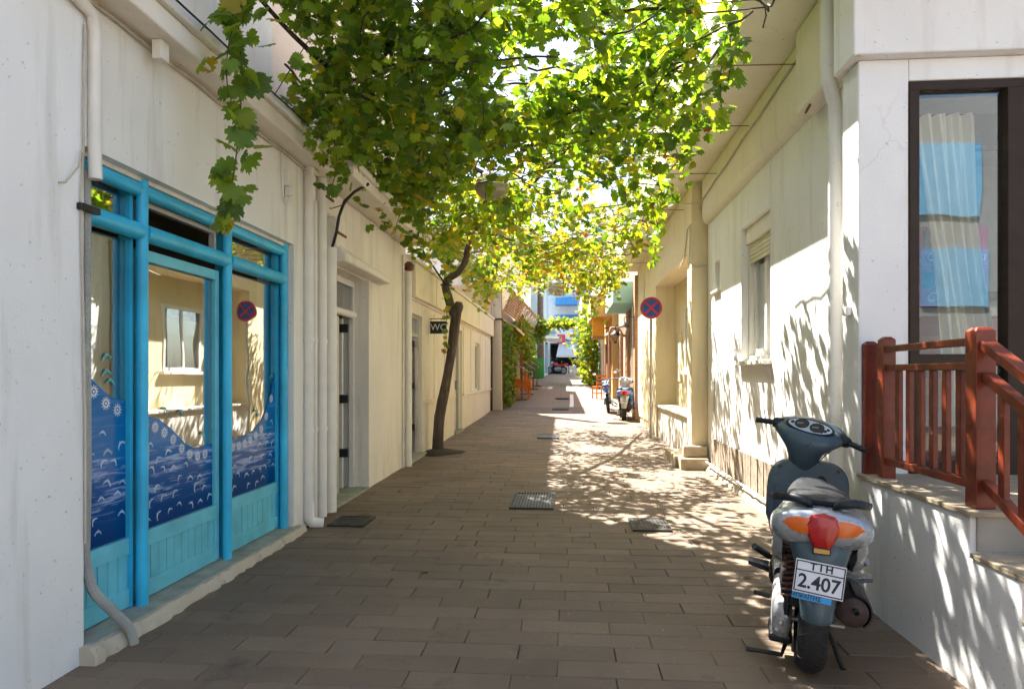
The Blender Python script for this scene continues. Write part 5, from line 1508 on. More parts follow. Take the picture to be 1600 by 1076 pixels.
def motorbike(label, loc, rz, body_c, lean):
    root = thing('motorbike', label, 'motorbike', (0, 0, 0), 'motorbikes parked up the lane')
    wheel(root, 0.0, 0.29, 0.29, 0.10, 'rear_tyre')
    wheel(root, 1.28, 0.29, 0.29, 0.085, 'front_tyre')
    MB().loft([ring_se(0, y, z, w, h, 20, 2.6) for (y, w, h, z) in ((-0.32, 0.08, 0.06, 0.80), (-0.20, 0.18, 0.14, 0.76), (0.10, 0.20, 0.18, 0.70), (0.35, 0.18, 0.20, 0.66))]).build('tail_body', body_c, root, smooth=60, local=True)
    MB().loft([ring_se(0, y, z, w, h, 20, 2.6) for (y, w, h, z) in ((-0.22, 0.16, 0.05, 0.85), (0.0, 0.24, 0.09, 0.83), (0.45, 0.24, 0.09, 0.78), (0.58, 0.14, 0.05, 0.77))]).build('seat', M_SEAT, root, smooth=60, local=True)
    MB().loft([ring_se(0, y, z, w, h, 20, 2.6) for (y, w, h, z) in ((0.5, 0.16, 0.20, 0.72), (0.65, 0.26, 0.26, 0.76), (0.85, 0.26, 0.24, 0.80), (0.98, 0.14, 0.14, 0.82))]).build('fuel_tank', body_c, root, smooth=60, local=True)
    MB().loft([ring_se(0, y, z, w, h, 16, 3.5) for (y, w, h, z) in ((0.25, 0.20, 0.24, 0.36), (0.5, 0.26, 0.34, 0.40), (0.78, 0.20, 0.28, 0.42))]).build('engine_case', M_ENGINE, root, smooth=40, local=True)
    MB().tube([(0.09, 1.28, 0.29), (0.09, 1.02, 0.98)], 0.024, 8).tube([(-0.09, 1.28, 0.29), (-0.09, 1.02, 0.98)], 0.024, 8).build('fork', M_STEEL, root, smooth=60, local=True)
    MB().tube([(-0.36, 0.86, 1.04), (-0.2, 0.98, 1.03), (0.2, 0.98, 1.03), (0.36, 0.86, 1.04)], 0.014, 8).build('handlebar', M_BLACKP, root, smooth=60, local=True)
    MB().lathe([(0.03, -0.10), (0.09, -0.06), (0.10, 0.03), (0.08, 0.04)], (0, 1.10, 0.90), 'Y', 18).build('headlight', M_CHROME, root, smooth=50, local=True)
    MB().tube([(0.12, 0.7, 0.25), (0.15, 0.3, 0.22), (0.16, -0.2, 0.34)], [0.022, 0.03, 0.045], 10).build('muffler', M_CHROME, root, smooth=60, local=True)
    MB().tube([(0.10, 0, 0.29), (0.11, 0.45, 0.36)], 0.025, 8).tube([(-0.10, 0, 0.29), (-0.11, 0.45, 0.36)], 0.025, 8).build('swing_arm', M_BLACKP, root, smooth=60, local=True)
    MB().box(-0.05, 0.05, -0.335, -0.315, 0.77, 0.81).build('tail_light', M_REDL, root, bevel=0.006, local=True)
    MB().loft([[(0.05 * math.sin(a), 0.31 * math.cos(t_), 0.29 + 0.31 * math.sin(t_)) for a in np.linspace(-1.4, 1.4, 7)] for t_ in np.linspace(1.0, 2.9, 10)], cap=False, closed=False).build('rear_mudguard', M_BLACKP, root, smooth=60, local=True)
    for s in (-1, 1):
        mr = MB().tube([(s * 0.28, 0.92, 1.04), (s * 0.33, 0.93, 1.20)], 0.007, 6).build('mirror_stem', M_BLACKP, root, smooth=60, local=True)
        MB().loft([ring_se(s * 0.34, 0.93 + d, 1.24, 0.12 * k_, 0.08 * k_, 14, 2.4) for d, k_ in ((-0.012, 0.95), (0.02, 0.6))]).build('mirror', M_CHROME, mr, smooth=40, local=True)
    root.location = loc
    root.rotation_euler = (0, lean, rz)
    return root


motorbike('blue and black motorbike parked just beyond the blue scooter', (1.30, 21.3, gz(21.3)), math.radians(-4), P_BLUE, math.radians(-6))
motorbike('red and white motorbike parked sideways at the far left of the lane', (-0.2, 53.0, gz(53)), math.radians(62), P_RED, math.radians(4))
motorbike('dark motorbike standing inside the end shop', (-0.1, 57.6, gz(57)), math.radians(75), P_BLACK, math.radians(-3))

# orange chair behind the scooters
M_ORPAINT = simple('orange_painted_wood', (0.62, 0.17, 0.02), 0.5, var=0.12)


def chair(label, x, y, rz):
    t = thing('taverna_chair', label, 'chair', (0, 0, 0), 'orange taverna chairs')
    for (a, b, h) in ((-.19, -.19, .95), (.19, -.19, .95), (-.19, .19, .45), (.19, .19, .45)):
        MB().box(a - .022, a + .022, b - .022, b + .022, 0, h).build('leg', M_ORPAINT, t, local=True)
    MB().box(-.215, .215, -.215, .215, .452, .49).build('seat', M_ORPAINT, t, bevel=0.008, local=True)
    for z in (.62, .76, .90):
        MB().box(-.168, .168, -.20, -.18, z - .035, z + .035).build('back_slat', M_ORPAINT, t, local=True)
    MB().box(-.168, .168, -.20, -.185, .2, .235).box(-.168, .168, .185, .20, .2, .235).build('stretcher', M_ORPAINT, t, local=True)
    t.location = (x, y, gz(y))
    t.rotation_euler = (0, 0, rz)


chair('orange wooden chair half hidden behind the blue scooter', 1.28, 27.0, 0.4)
chair('orange wooden chair beside the orange taverna table', -1.95, 28.9, 2.2)


def table(label, x, y):
    z = gz(y)
    t = thing('taverna_table', label, 'table', (x, y, z), 'taverna tables')
    b = MB()
    ringp = [(-0.36, -0.36), (0.36, -0.36), (0.36, 0.36), (-0.36, 0.36)]
    b.loft([[(x + p[0], y + p[1], z + 0.76) for p in ringp], [(x + p[0] * 1.01, y + p[1] * 1.01, z + 0.74) for p in ringp], [(x + p[0] * 1.08, y + p[1] * 1.08, z + 0.40) for p in ringp], [(x + p[0] * 1.0, y + p[1] * 1.0, z + 0.40) for p in ringp], [(x + p[0] * 0.97, y + p[1] * 0.97, z + 0.73) for p in ringp]])
    b.build('table_cloth', simple('orange_cloth', (0.60, 0.15, 0.015), 0.85, var=0.12), t)
    for (a, c) in ((-.3, -.3), (.3, -.3), (-.3, .3), (.3, .3)):
        part('leg', M_ORPAINT, t, (x + a - .025, x + a + .025, y + c - .025, y + c + .025, z, z + 0.72))


table('taverna table under an orange cloth against the climbing plants', -1.78, 27.3)


def menu_stand(label, x, y):
    z = gz(y)
    t = thing('menu_stand', label, 'menu stand', (x, y, z), 'menu stands outside the taverna')
    part('post', M_BROWN, t, (x - .03, x + .03, y - .03, y + .03, z, z + 1.15))
    part('foot', M_BROWN, t, (x - .22, x + .22, y - .2, y + .2, z, z + 0.04))
    b = MB().box(-.30, .30, -.24, .24, -.015, .015).xf(Matrix.Translation((x + 0.03, y - 0.05, z + 1.22)) @ Matrix.Rotation(math.radians(32), 4, 'Y'))
    bd = b.build('board', M_BROWN, t)
    MB().box(-.26, .26, -.2, .2, .016, .02).xf(Matrix.Translation((x + 0.03, y - 0.05, z + 1.22)) @ Matrix.Rotation(math.radians(32), 4, 'Y')).build('menu_card', M_PRINT, bd)


menu_stand('nearest tilted menu stand among the taverna plants', -1.72, 26.3)
menu_stand('second tilted menu stand behind the orange table', -1.62, 29.2)
menu_stand('third tilted menu stand along the taverna', -1.55, 32.0)
menu_stand('farthest tilted menu stand along the taverna', -1.48, 34.5)
t = thing('green_bin', 'upright green slatted bin beyond the taverna', 'bin', (-1.7, 42.0, gz(42)))
for k in range(7):
    a = 2 * math.pi * k / 7
    part('slat', simple('bright_green', (0.03, 0.33, 0.05), 0.5), t, (-1.75 + .25 * math.cos(a) - .08, -1.75 + .25 * math.cos(a) + .08, 42 + .25 * math.sin(a) - .08, 42 + .25 * math.sin(a) + .08, gz(42), gz(42) + 1.25))
part('base', M_IRON, t, (-2.0, -1.5, 41.75, 42.25, gz(42), gz(42) + 0.06))

# ---------------------------------------------------------------- globe street lamps hung over the lane
M_DIFF = simple('dusty_diffuser', (0.42, 0.36, 0.27), 0.45, var=0.2, vs_=6)
M_GLOBE = glass('dusty_globe', tint=(0.80, 0.78, 0.60), refl=0.30, rough=0.12)


def globe_lamp(label, x, y, z, r):
    t = thing('globe_lamp', label, 'street lamp', (x, y, z), 'globe lamps hung over the lane')
    up = [(r * math.cos(a), r * 0.98 * math.sin(a)) for a in np.linspace(0.02, 1.42, 12)]
    MB().lathe([(q[0], q[1]) for q in up] + [(q[0] * 0.985, q[1] * 0.985) for q in reversed(up)], (x, y, z), 'Z', 32).build('upper_shell', M_GLOBE, t, smooth=60)
    lo_ = [(r * 1.0 * math.cos(a), -r * 0.72 * math.sin(a)) for a in np.linspace(0.03, 1.45, 12)]
    MB().lathe([(q[0], q[1]) for q in lo_] + [(0.01, -r * 0.725)], (x, y, z), 'Z', 32).build('diffuser', M_DIFF, t, smooth=60)
    MB().lathe([(r * 1.03, -0.012), (r * 1.04, 0.0), (r * 1.03, 0.012), (r * 0.99, 0.012), (r * 0.99, -0.012)], (x, y, z), 'Z', 32).build('rim', M_STEEL, t, smooth=60)
    MB().lathe([(0.03, r * 0.9), (0.05, r * 0.97), (0.05, r * 1.12), (0.02, r * 1.2)], (x, y, z), 'Z', 14).build('cap', M_IRON, t, smooth=40)
    MB().tube([(x, y, z + r * 1.15), (x, y, z + r * 1.9)], 0.010, 6).build('hanger', M_IRON, t, smooth=60)


globe_lamp('nearest globe lamp, only its base showing at the top of the vine', -1.43, 5.0, 4.33, 0.19)
globe_lamp('clear globe lamp hanging in the vine above the trunk', -0.93, 8.5, 3.78, 0.215)
globe_lamp('farther globe lamp hanging over the middle of the lane', -0.24, 20.0, 3.93, 0.29)
# ---------------------------------------------------------------- grape vine over the lane
M_LEAF = leaf_mat('vine_leaf', True)
M_LEAFS = leaf_mat('vine_leaf_mass', False)
m, nt, N, L, P = new_mat('vine_bark')
v = wpos(nt)
br = noise(nt, v, 1.0, 8.0, 0.7, mapping=(26, 26, 3.5))
L.new(ramp(nt, br, [(0.3, (0.028, 0.020, 0.016)), (0.55, (0.10, 0.072, 0.055)), (0.8, (0.20, 0.155, 0.125))]), P.inputs['Base Color'])
P.inputs['Roughness'].default_value = 0.9
bump(nt, br, 1.0, 0.03, P)
M_BARK = m

# five-lobed, toothed grape leaf: outline in the local XY plane, petiole at the origin, tip at +Y
HALF = [(0.0, 1.02), (0.07, 0.85), (0.17, 0.88), (0.19, 0.66), (0.29, 0.68), (0.43, 0.83), (0.46, 0.66), (0.62, 0.66), (0.57, 0.50), (0.47, 0.38), (0.68, 0.36), (0.61, 0.21), (0.66, 0.12), (0.54, 0.04), (0.50, -0.10), (0.33, -0.10), (0.22, -0.21), (0.08, -0.13), (0.03, 0.0)]


def leaf_template(full=True, curl=0.12, seed=0):
    rr = random.Random(seed)
    half = HALF if full else [HALF[i] for i in (0, 3, 5, 7, 9, 10, 13, 16, 18)]
    rt = [(x * rr.uniform(0.93, 1.07), y * rr.uniform(0.95, 1.05)) for x, y in half]
    lf = [(-x * rr.uniform(0.93, 1.07), y) for x, y in reversed(half[1:])]
    pts = rt + lf
    vs_ = [(0.0, 0.28, 0.03)]
    for x, y in pts:
        r2 = x * x + (y - 0.28) ** 2
        vs_.append((x, y - 0.0, -curl * r2 + 0.10 * abs(x) + rr.uniform(-0.02, 0.02)))
    n = len(pts)
    fs = [(0, 1 + i, 1 + (i + 1) % n) for i in range(n)]
    return np.array(vs_), np.array(fs)


def leaf_frames(nrm, down_bias, rng):
    """rotation matrices whose Z is the leaf normal and whose Y (tip) hangs downward"""
    n = nrm / np.linalg.norm(nrm, axis=1)[:, None]
    tip = np.stack([rng.normal(0, 1, len(n)), rng.normal(0, 1, len(n)), rng.normal(0, 0.5, len(n)) - down_bias], 1)
    tip -= (tip * n).sum(1)[:, None] * n
    tip /= np.linalg.norm(tip, axis=1)[:, None] + 1e-9
    side = np.cross(tip, n)
    return np.stack([side, tip, n], 2)


GREEN = np.array([[0.038, 0.105, 0.012], [0.066, 0.155, 0.015], [0.110, 0.205, 0.017], [0.165, 0.245, 0.019]])
YELL = np.array([[0.16, 0.20, 0.018], [0.26, 0.25, 0.02], [0.33, 0.27, 0.025]])
RUSTC = np.array([[0.20, 0.05, 0.015], [0.26, 0.10, 0.02]])


def leaf_colours(pos, rng, yellow=None):
    n = len(pos)
    y = np.clip((pos[:, 1] - 6.0) / 7.0, 0, 1) if yellow is None else np.full(n, yellow)
    c = GREEN[rng.integers(0, 4, n)] * rng.uniform(0.8, 1.2, (n, 1))
    isy = rng.random(n) < 0.05 + 0.46 * y
    c[isy] = YELL[rng.integers(0, 3, isy.sum())]
    isr = rng.random(n) < 0.035 * y
    c[isr] = RUSTC[rng.integers(0, 2, isr.sum())]
    return c


def leaf_mass(name, pos, nrm, size, col, parent, tmpl, rng, down=0.9):
    V, F = tmpl
    R = leaf_frames(nrm, down, rng)
    n, k = len(pos), len(V)
    verts = np.einsum('nij,kj->nki', R, V) * size[:, None, None] + pos[:, None, :]
    faces = F[None] + (np.arange(n) * k)[:, None, None]
    me = bpy.data.meshes.new(name)
    nf = n * len(F)
    me.vertices.add(n * k)
    me.vertices.foreach_set('co', verts.reshape(-1).astype(np.float32))
    me.loops.add(nf * 3)
    me.loops.foreach_set('vertex_index', faces.reshape(-1).astype(np.int32))
    me.polygons.add(nf)
    me.polygons.foreach_set('loop_start', np.arange(0, nf * 3, 3, dtype=np.int32))
    me.update()
    me.validate()
    at = me.attributes.new('tint', 'FLOAT_COLOR', 'POINT')
    cc = np.ones((n, k, 4), dtype=np.float32)
    cc[:, :, :3] = col[:, None, :]
    at.data.foreach_set('color', cc.reshape(-1))
    me.polygons.foreach_set('use_smooth', np.ones(nf, dtype=bool))
    me.materials.append(M_LEAFS)
    o = bpy.data.objects.new(name, me)
    COL.objects.link(o)
    o.parent = parent
    if parent is not None:
        o.matrix_parent_inverse = Matrix.Translation(-parent.location)
    return tag(o, kind='stuff')


vine = thing('grape_vine', 'old grape vine whose leafy canopy roofs the lane from a crooked trunk', 'vine', (-2.22, 11.75, 0.09))


def smooth_path(pts, k=6):
    pts = [Vector(p) for p in pts]
    out = []
    for i in range(len(pts) - 1):
        p0, p1, p2, p3 = pts[max(i - 1, 0)], pts[i], pts[i + 1], pts[min(i + 2, len(pts) - 1)]
        for j in range(k):
            t = j / k
            out.append(0.5 * ((2 * p1) + (-p0 + p2) * t + (2 * p0 - 5 * p1 + 4 * p2 - p3) * t * t + (-p0 + 3 * p1 - 3 * p2 + p3) * t ** 3))
    out.append(pts[-1])
    return out


def bark_tube(pts, radii, k=6, n=14, amp=0.13, seed=1):
    rr = random.Random(seed)
    p = smooth_path(pts, k)
    rad = np.interp(np.linspace(0, 1, len(p)), np.linspace(0, 1, len(radii)), radii)
    b = MB()
    ph = [rr.uniform(0, 6.28) for _ in range(4)]
    rings = []
    for i, q in enumerate(p):
        d = (p[min(i + 1, len(p) - 1)] - p[max(i - 1, 0)]).normalized()
        s = d.cross(Vector((0, 1, 0))).normalized()
        u = s.cross(d).normalized()
        ring = []
        for j in range(n):
            a = 2 * math.pi * j / n
            w = 1 + amp * math.sin(3 * a + ph[0] + i * 0.22) + amp * 0.6 * math.sin(5 * a + ph[1] - i * 0.3) + rr.uniform(-0.04, 0.04)
            ring.append(q + (s * math.cos(a) + u * math.sin(a)) * rad[i] * w)
        rings.append(ring)
    return b.loft(rings)


trunk = bark_tube([(-2.225, 11.75, -0.02), (-2.225, 11.75, 0.12), (-2.205, 11.75, 0.72), (-2.10, 11.75, 1.27), (-1.99, 11.75, 1.83), (-1.915, 11.75, 2.38), (-1.875, 11.74, 2.60), (-1.86, 11.74, 2.70)], [0.15, 0.10, 0.088, 0.078, 0.076, 0.082, 0.088, 0.045], seed=3).build('trunk', M_BARK, vine, smooth=70)
bark_tube([(-1.90, 11.75, 2.40), (-1.99, 11.74, 2.58), (-2.05, 11.73, 2.80), (-2.09, 11.72, 2.99), (-2.02, 11.70, 3.10), (-1.86, 11.66, 3.20), (-1.73, 11.60, 3.40), (-1.66, 11.5, 3.66), (-1.50, 11.2, 3.92), (-1.1, 10.6, 4.0), (-0.6, 9.6, 4.02)], [0.078, 0.074, 0.068, 0.062, 0.058, 0.054, 0.05, 0.046, 0.042, 0.038, 0.03], seed=5).build('limb', M_BARK, vine, smooth=70)
bark_tube([(-1.56, 11.3, 3.88), (-1.3, 12.2, 4.0), (-0.8, 13.6, 3.95), (-0.4, 15.4, 3.98), (0.1, 17.6, 3.95)], [0.045, 0.04, 0.035, 0.03, 0.02], seed=6).build('limb', M_BARK, vine, smooth=70)
bark_tube([(-0.6, 9.6, 4.02), (-0.15, 8.4, 4.05), (0.25, 7.2, 4.03), (0.3, 6.2, 4.1), (0.2, 5.2, 4.08)], [0.034, 0.032, 0.030, 0.026, 0.02], seed=7).build('limb', M_BARK, vine, smooth=70)
bark_tube([(0.25, 7.2, 4.03), (0.6, 7.3, 4.06), (1.1, 6.6, 4.12), (1.25, 5.6, 4.1)], [0.026, 0.022, 0.018, 0.012], seed=8).build('limb', M_BARK, vine, smooth=70)
bark_tube([(-0.6, 9.6, 4.02), (-1.2, 8.2, 3.98), (-1.7, 6.6, 3.95), (-1.95, 5.0, 3.9), (-2.0, 4.1, 3.9)], [0.03, 0.027, 0.024, 0.018, 0.012], seed=9).build('limb', M_BARK, vine, smooth=70)
pit = MB()
pit.loft([[(-2.20 + r_ * (1 + 0.12 * math.sin(3 * a + 1)) * math.cos(a), 11.75 + r_ * 1.25 * math.sin(a) * (1 + 0.1 * math.cos(4 * a)), z_) for a in np.linspace(0, 2 * math.pi, 24, endpoint=False)] for r_, z_ in ((0.42, 0.070), (0.40, 0.098), (0.25, 0.115), (0.12, 0.15))])
pit.build('root_soil', simple('dark_soil', (0.040, 0.028, 0.020), 0.95, var=0.4, vs_=14, bmp=0.8, bs=40), vine, smooth=70)
part('strap', M_CABLE, vine, (-2.165, -1.99, 11.64, 11.80, 2.975, 3.0))
MB().tube([(-2.08, 11.66, 2.99), (-2.36, 11.3, 3.45), (-2.5, 11.1, 3.75)], 0.016, 8).build('tie_rod', M_CABLE, vine, smooth=60)

rng = np.random.default_rng(5)
canes = MB()
rr = random.Random(12)
for i in range(330):
    x, y_ = rr.uniform(-2.1, 1.2), rr.uniform(4.2, 18.6)
    z = 3.95 + rr.uniform(-0.15, 0.2)
    ang = rr.uniform(0, 2 * math.pi)
    pts = []
    for k in range(rr.randint(5, 10)):
        pts.append((x, y_, z))
        ang += rr.uniform(-0.5, 0.5)
        x = min(1.28, max(-2.2, x + 0.17 * math.cos(ang)))
        y_ = y_ + 0.17 * math.sin(ang)
        z += rr.uniform(-0.07, 0.05)
    canes.tube(pts, rr.choice([0.004, 0.006, 0.008, 0.011]), 5)
tag(canes.build('cane', M_BARK, vine, smooth=80), kind='stuff')

GAPS = [(-0.10, 5.55, 0.26), (0.12, 6.5, 0.20), (-0.15, 7.4, 0.20), (-0.95, 8.9, 0.26), (-0.95, 7.7, 0.26), (-0.92, 8.3, 0.26), (-0.25, 18.6, 0.6), (-0.2, 17.3, 0.5), (-0.05, 8.8, 0.34), (0.5, 9.7, 0.42), (-0.5, 10.8, 0.34), (0.9, 8.2, 0.25), (0.2, 12.0, 0.4), (-0.55, 6.1, 0.22), (-1.55, 7.6, 0.22), (0.75, 14.0, 0.4), (-1.0, 14.5, 0.35)]


def nz(x, y, s):
    return (np.sin(x * 2.3 * s + 1.3 * np.sin(y * 1.1 * s)) + np.sin(y * 1.9 * s + 1.7 * np.sin(x * 1.4 * s + 2)) + np.sin((x + y) * 3.1 * s + 0.6)) / 3


def canopy(n):
    x = rng.uniform(-2.25, 1.32, n)
    y = 3.95 + (19.4 - 3.95) * rng.random(n) ** 1.08
    d = 0.60 + 0.40 * nz(x, y, 1.0) + 0.25 * nz(x + 5, y, 2.7)
    for gx, gy, gr in GAPS:
        d -= 1.1 * np.exp(-((x - gx) ** 2 + (y - gy) ** 2) / (gr * gr))
    d += np.where((x < -0.6) & (y < 9.5), 0.22, 0)
    d += np.where(y < 8.5, 0.06, 0)
    d += np.where((x > -0.5) & (x < 0.8) & (y < 9), 0.14, 0)
    d -= np.where((y < 6.2) & (x > 0.80 + (y - 4.2) * 0.22), 1.5, 0)
    d -= np.where((y < 5.3) & (x < -1.85), 1.5, 0)
    d -= np.where((x > 1.0) & (y > 6.6), 0.35, 0)
    d -= np.where((x > 0.95) & (y < 4.9), 0.5, 0)
    d -= np.where((x < -1.1) & (y > 13.2), 0.45, 0)
    d -= np.where((x > 0.25) & (y > 7.2) & (y < 13.5), 0.22, 0)
    d -= np.where((x > -1.2) & (y > 10) & (y < 19), 0.10, 0)
    edge = np.where(y > 18.6, (19.4 - y) / 0.8, 1)
    keep = rng.random(n) < d * edge
    x, y = x[keep], y[keep]
    sag = np.where(x < -1.6, 0.35 * (-1.6 - x) / 0.6, 0) + np.where(x > 0.7, 0.18 * (x - 0.7) / 0.6, 0)
    z = 4.0 - sag + 0.10 * nz(x, y, 0.9) - np.abs(rng.normal(0, 0.22, len(x))) + 0.18 + rng.normal(0, 0.05, len(x))
    z -= np.where(y > 9, 0.10, 0)
    return np.stack([x, y, z], 1)


pos = canopy(39000)
extra = []


def strand(x, y, z0, z1, n, spread, wob=0.05, seed=0):
    r2 = np.random.default_rng(100 + seed)
    t = np.linspace(0, 1, n)
    ph = r2.uniform(0, 6)
    px = x + wob * np.sin(t * 4 + ph) + r2.normal(0, spread, n)
    py = y + wob * np.cos(t * 3 + ph) + r2.normal(0, spread, n)
    extra.append(np.stack([px, py, z0 + (z1 - z0) * t], 1))
    pts = [(x + wob * math.sin(q * 4 + ph), y + wob * math.cos(q * 3 + ph), z0 + (z1 - z0) * q) for q in np.linspace(0, 1, 14)]
    MB().tube(pts, 0.004, 5).build('hanging_cane', M_BARK, vine, smooth=80)


strand(-2.03, 4.0, 4.05, 2.36, 56, 0.045, 0.05, 1)
strand(-2.0, 4.05, 4.1, 3.2, 34, 0.08, 0.06, 2)
strand(1.20, 5.25, 4.35, 3.33, 34, 0.05, 0.05, 3)
strand(1.14, 5.0, 4.35, 3.55, 26, 0.05, 0.04, 4)
strand(1.05, 6.7, 4.0, 3.45, 30, 0.12, 0.06, 5)
strand(1.2, 9.6, 3.9, 3.0, 26, 0.07, 0.06, 6)
strand(1.15, 9.1, 3.9, 3.35, 24, 0.08, 0.06, 7)
strand(-2.05, 5.75, 3.8, 3.0, 34, 0.10, 0.06, 8)
strand(-1.9, 5.4, 3.9, 3.2, 36, 0.14, 0.06, 9)
strand(-2.1, 9.3, 3.7, 3.05, 30, 0.10, 0.06, 10)
strand(-2.04, 11.62, 3.4, 1.85, 14, 0.035, 0.02, 11)
strand(-2.0, 8.2, 3.7, 3.2, 30, 0.14, 0.06, 12)
strand(-1.45, 7.6, 3.9, 3.35, 40, 0.14, 0.06, 13)
strand(-1.25, 6.9, 3.9, 3.5, 30, 0.14, 0.06, 14)
strand(0.55, 17.0, 3.9, 2.9, 30, 0.14, 0.08, 15)
strand(0.9, 18.6, 3.9, 2.9, 30, 0.18, 0.08, 16)
strand(-1.7, 13.5, 3.7, 2.9, 34, 0.14, 0.08, 17)
strand(-1.8, 15.6, 3.8, 3.3, 24, 0.14, 0.08, 18)
for i in range(26):
    strand(float(rng.uniform(-1.9, 1.1)), float(rng.uniform(5.6, 18.5)), 3.85, float(rng.uniform(3.2, 3.5)), 14, 0.07, 0.05, 40 + i)
ext = np.concatenate(extra)
allp = np.concatenate([pos, ext])
hang = np.concatenate([np.zeros(len(pos), bool), np.ones(len(ext), bool)])
n = len(allp)
nrm = rng.normal(0, 0.62, (n, 3)) + np.array([0.0, -0.35, 0.75])
nrm[hang] = rng.normal(0, 0.55, (hang.sum(), 3)) + np.array([0, -0.9, 0.35])
size = rng.uniform(0.052, 0.108, n)
size[hang] *= 1.1
size[np.arange(n)[len(pos):len(pos) + 90]] *= 1.22
col = leaf_colours(allp, rng)
# the leaves that show largest are parts of their own
xc = allp[:, 0] * math.cos(YAW) + allp[:, 1] * math.sin(YAW)
zc_ = -allp[:, 0] * math.sin(YAW) + allp[:, 1] * math.cos(YAW)
px, py = 800 + 1067 * xc / zc_, 584 - 1067 * (allp[:, 2] - EYE) / zc_
infr = (px > 0) & (px < 1600) & (py > -10) & (py < 1076)
score = np.where(infr, size / zc_, 0)
order = np.argsort(-score)
big = order[:300]
mask = np.ones(n, bool)
mask[big] = False
tm = [leaf_template(True, c, s) for c, s in ((0.22, 1), (0.34, 2), (0.10, 3), (0.46, 4))]
leaf_meshes = []
for V, F in tm:
    me = bpy.data.meshes.new('leaf')
    me.from_pydata([tuple(q) for q in V], [], [tuple(int(i) for i in f_) for f_ in F])
    me.polygons.foreach_set('use_smooth', [True] * len(me.polygons))
    me.materials.append(M_LEAF)
    leaf_meshes.append(me)
Rb = leaf_frames(nrm[big], 1.1, rng)
for k, i in enumerate(big):
    o = bpy.data.objects.new('leaf', leaf_meshes[k % 4])
    COL.objects.link(o)
    o.parent = vine
    Rm = Matrix([[float(q) for q in r_] for r_ in Rb[k]])
    o.location = Vector(allp[i]) - vine.location
    o.rotation_euler = Rm.to_euler()
    s = float(size[i])
    o.scale = (s, s, s)
    o.color = (float(col[i][0]), float(col[i][1]), float(col[i][2]), 1)
idx = np.where(mask)[0]
near_i = idx[allp[idx, 1] < 9.5]
far_i = idx[allp[idx, 1] >= 9.5]
half = len(near_i) // 2
leaf_mass('foliage', allp[near_i[:half]], nrm[near_i[:half]], size[near_i[:half]], col[near_i[:half]], vine, tm[0], rng, 1.0)
leaf_mass('foliage', allp[near_i[half:]], nrm[near_i[half:]], size[near_i[half:]], col[near_i[half:]], vine, tm[1], rng, 1.0)
leaf_mass('foliage', allp[far_i], nrm[far_i], size[far_i], col[far_i], vine, leaf_template(False, 0.15, 9), rng, 1.0)

for k, (yy, za, zb) in enumerate(((5.15, 4.12, 4.2), (6.05, 4.05, 4.12), (7.6, 4.1, 4.15), (9.2, 4.05, 4.1), (11.0, 4.05, 4.05), (13.5, 4.1, 4.1), (16.5, 4.1, 4.1))):
    o = MB().tube([(-2.33, yy, 3.52 if yy < 10.2 else 3.2), (-2.0, yy, za - 0.1), (-0.5, yy, (za + zb) / 2 - 0.03), (1.35, yy, zb), (2.0, yy + 0.02, zb)], 0.0045, 6).build('trellis_wire', M_RUST, None, smooth=60)
    tag(o, ['first trellis wire across the lane, counted from the viewer', 'second trellis wire across the lane, counted from the viewer', 'third trellis wire across the lane, counted from the viewer', 'fourth trellis wire across the lane, counted from the viewer', 'fifth trellis wire across the lane, counted from the viewer', 'sixth trellis wire across the lane, counted from the viewer', 'last trellis wire across the lane, beyond the trunk'][k], 'wire', 'trellis wires under the vine')


# dry leaves lying on the paving
rl = random.Random(77)
for (bx_, by_, where) in ((-1.85, 11.3, 'by the foot of the vine trunk'), (-1.9, 9.0, 'below the cream doorway house wall'), (-1.6, 14.2, 'in the shade past the vine trunk'), (1.45, 9.2, 'in front of the low concrete steps'), (-2.0, 7.5, 'outside the open doorway'), (0.9, 5.5, 'between the square cover and the scooter'), (-0.9, 5.2, 'on the open paving near the viewer')):
    for sgn, word in ((-1, 'nearer'), (1, 'farther')):
        lx, ly_ = bx_ + rl.uniform(-0.3, 0.4), by_ + sgn * rl.uniform(0.25, 0.7)
        o = bpy.data.objects.new('fallen_leaf', leaf_meshes[rl.randrange(4)])
        COL.objects.link(o)
        s = rl.uniform(0.045, 0.07)
        o.location = (lx, ly_, gz(ly_) + 0.012)
        o.rotation_euler = (rl.uniform(-0.25, 0.25), rl.uniform(-0.25, 0.25), rl.uniform(0, 6.28))
        o.scale = (s, s, s)
        o.color = rl.choice([(0.16, 0.08, 0.03, 1), (0.20, 0.12, 0.04, 1), (0.12, 0.06, 0.03, 1)])
        tag(o, word + ' of two dry brown leaves ' + where, 'leaf', 'dry leaves scattered on the lane')

# ---------------------------------------------------------------- other greenery up the lane
def shrub(name, label, cat, n, fn, sz, yellow, stems, group=None, loc=None):
    r2 = np.random.default_rng(abs(hash(label)) % 1000 if False else len(label) * 7)
    p = fn(n, r2)
    root = thing(name, label, cat, loc or tuple(p[np.argmin(p[:, 2])]), group)
    nn = r2.normal(0, 0.6, (n, 3)) + np.array([0.35, -0.6, 0.5])
    leaf_mass('foliage', p, nn, r2.uniform(sz * 0.7, sz * 1.3, n), leaf_colours(p, r2, yellow), root, leaf_template(False, 0.15, 4), r2)
    b = MB()
    for s in stems:
        b.tube(s, 0.018, 6)
    b.build('stem', M_BARK, root, smooth=70)
    return root


def wall_cover(n, r):
    y = 22.9 + 3.6 * r.random(n) ** 1.3
    z = gz(24) - 0.05 + 2.9 * r.random(n) ** 0.85
    x = -2.46 + np.abs(r.normal(0, 0.18, n)) + 0.12 * np.sin(y * 3 + z * 2) + 0.08
    return np.stack([x, y, z], 1)


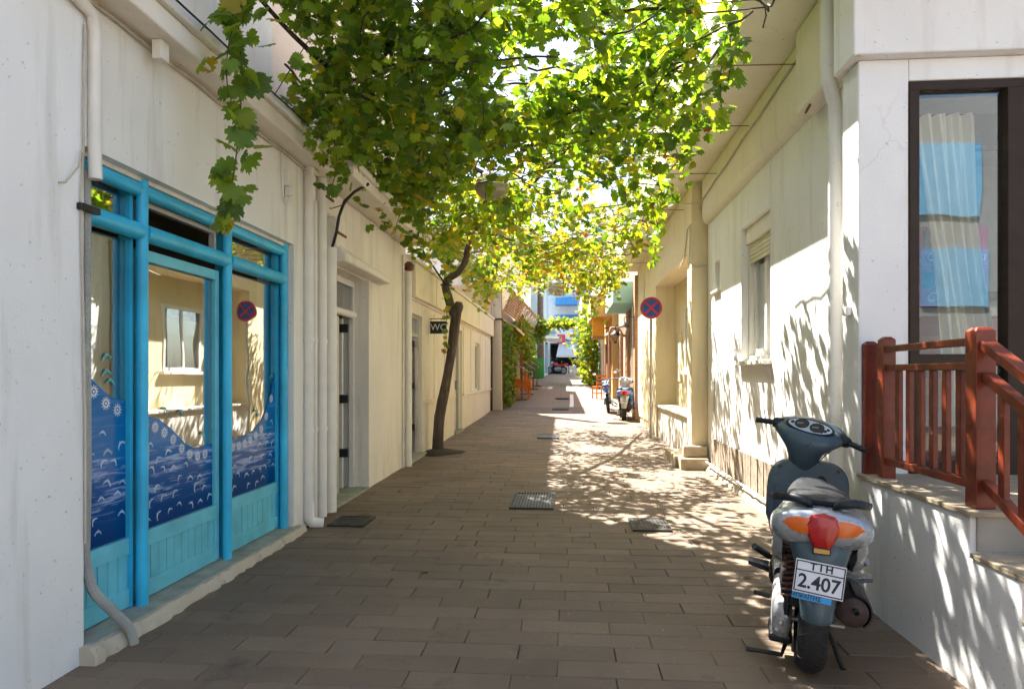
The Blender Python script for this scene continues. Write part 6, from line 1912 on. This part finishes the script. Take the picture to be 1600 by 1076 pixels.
shrub('climbing_plant', 'dark green climbing plant covering the near corner of the taverna', 'climbing plant', 4200, wall_cover, 0.105, 0.05, [[(-2.5, 23.2, 0.3), (-2.48, 23.4, 1.6), (-2.5, 23.1, 3.3)], [(-2.5, 25.2, 0.3), (-2.46, 25.0, 1.8), (-2.5, 25.4, 3.4)]])


def garland(n, r):
    t = r.random(n)
    x = -2.2 + 4.0 * t + r.normal(0, 0.05, n)
    y = 37.0 + r.normal(0, 0.35, n)
    z = 4.35 - 0.5 * np.sin(np.pi * t) * 0.3 + r.normal(0, 0.13, n) - np.where(t < 0.35, np.abs(r.normal(0, 1.0, n)) * (0.35 - t) * 3.5, 0)
    return np.stack([x, y, z], 1)


shrub('garland_vine', 'leafy vine strung across the lane beyond the taverna', 'vine', 2000, garland, 0.13, 0.3, [[(-2.25, 37, 1.0), (-2.2, 37, 4.2), (-0.5, 37, 4.25), (1.6, 37, 4.4)]], loc=(-2.25, 37, 1.0))


def side_bush(n, r):
    z = r.uniform(1.0, 5.0, n)
    w = 0.30 + 0.32 * np.sin((z - 1.0) / 4.0 * np.pi)
    x = 1.25 - np.abs(r.normal(0, 1, n)) * w * 0.75 + r.uniform(0, 0.35, n)
    y = r.uniform(33.2, 36.2, n)
    return np.stack([x, y, z], 1)


shrub('bougainvillea', 'bright yellow green climbing bush on the right wall behind the white scooter', 'bush', 2600, side_bush, 0.13, 0.5, [[(1.5, 34.5, 0.8), (1.35, 34.5, 2.4), (1.1, 34.4, 4.6)], [(1.5, 35.2, 0.8), (1.3, 35.3, 2.8), (1.2, 35.2, 4.8)]], loc=(1.5, 34.8, 0.85))


def sign_creeper(n, r):
    y = r.uniform(28.5, 37.0, n)
    z = 3.2 + (y - 28.5) * 0.04 + r.normal(0, 0.28, n) - np.where(y > 33, np.abs(r.normal(0, 0.9, n)), 0)
    x = -1.95 + r.normal(0, 0.14, n)
    return np.stack([x, y, z], 1)


shrub('climbing_plant', 'creeper hanging from the far end of the timber sign board', 'climbing plant', 2200, sign_creeper, 0.12, 0.12, [[(-2.2, 36.5, 0.9), (-2.1, 36.4, 2.4), (-2.0, 36.0, 3.6)]], loc=(-2.2, 36.5, 0.9))
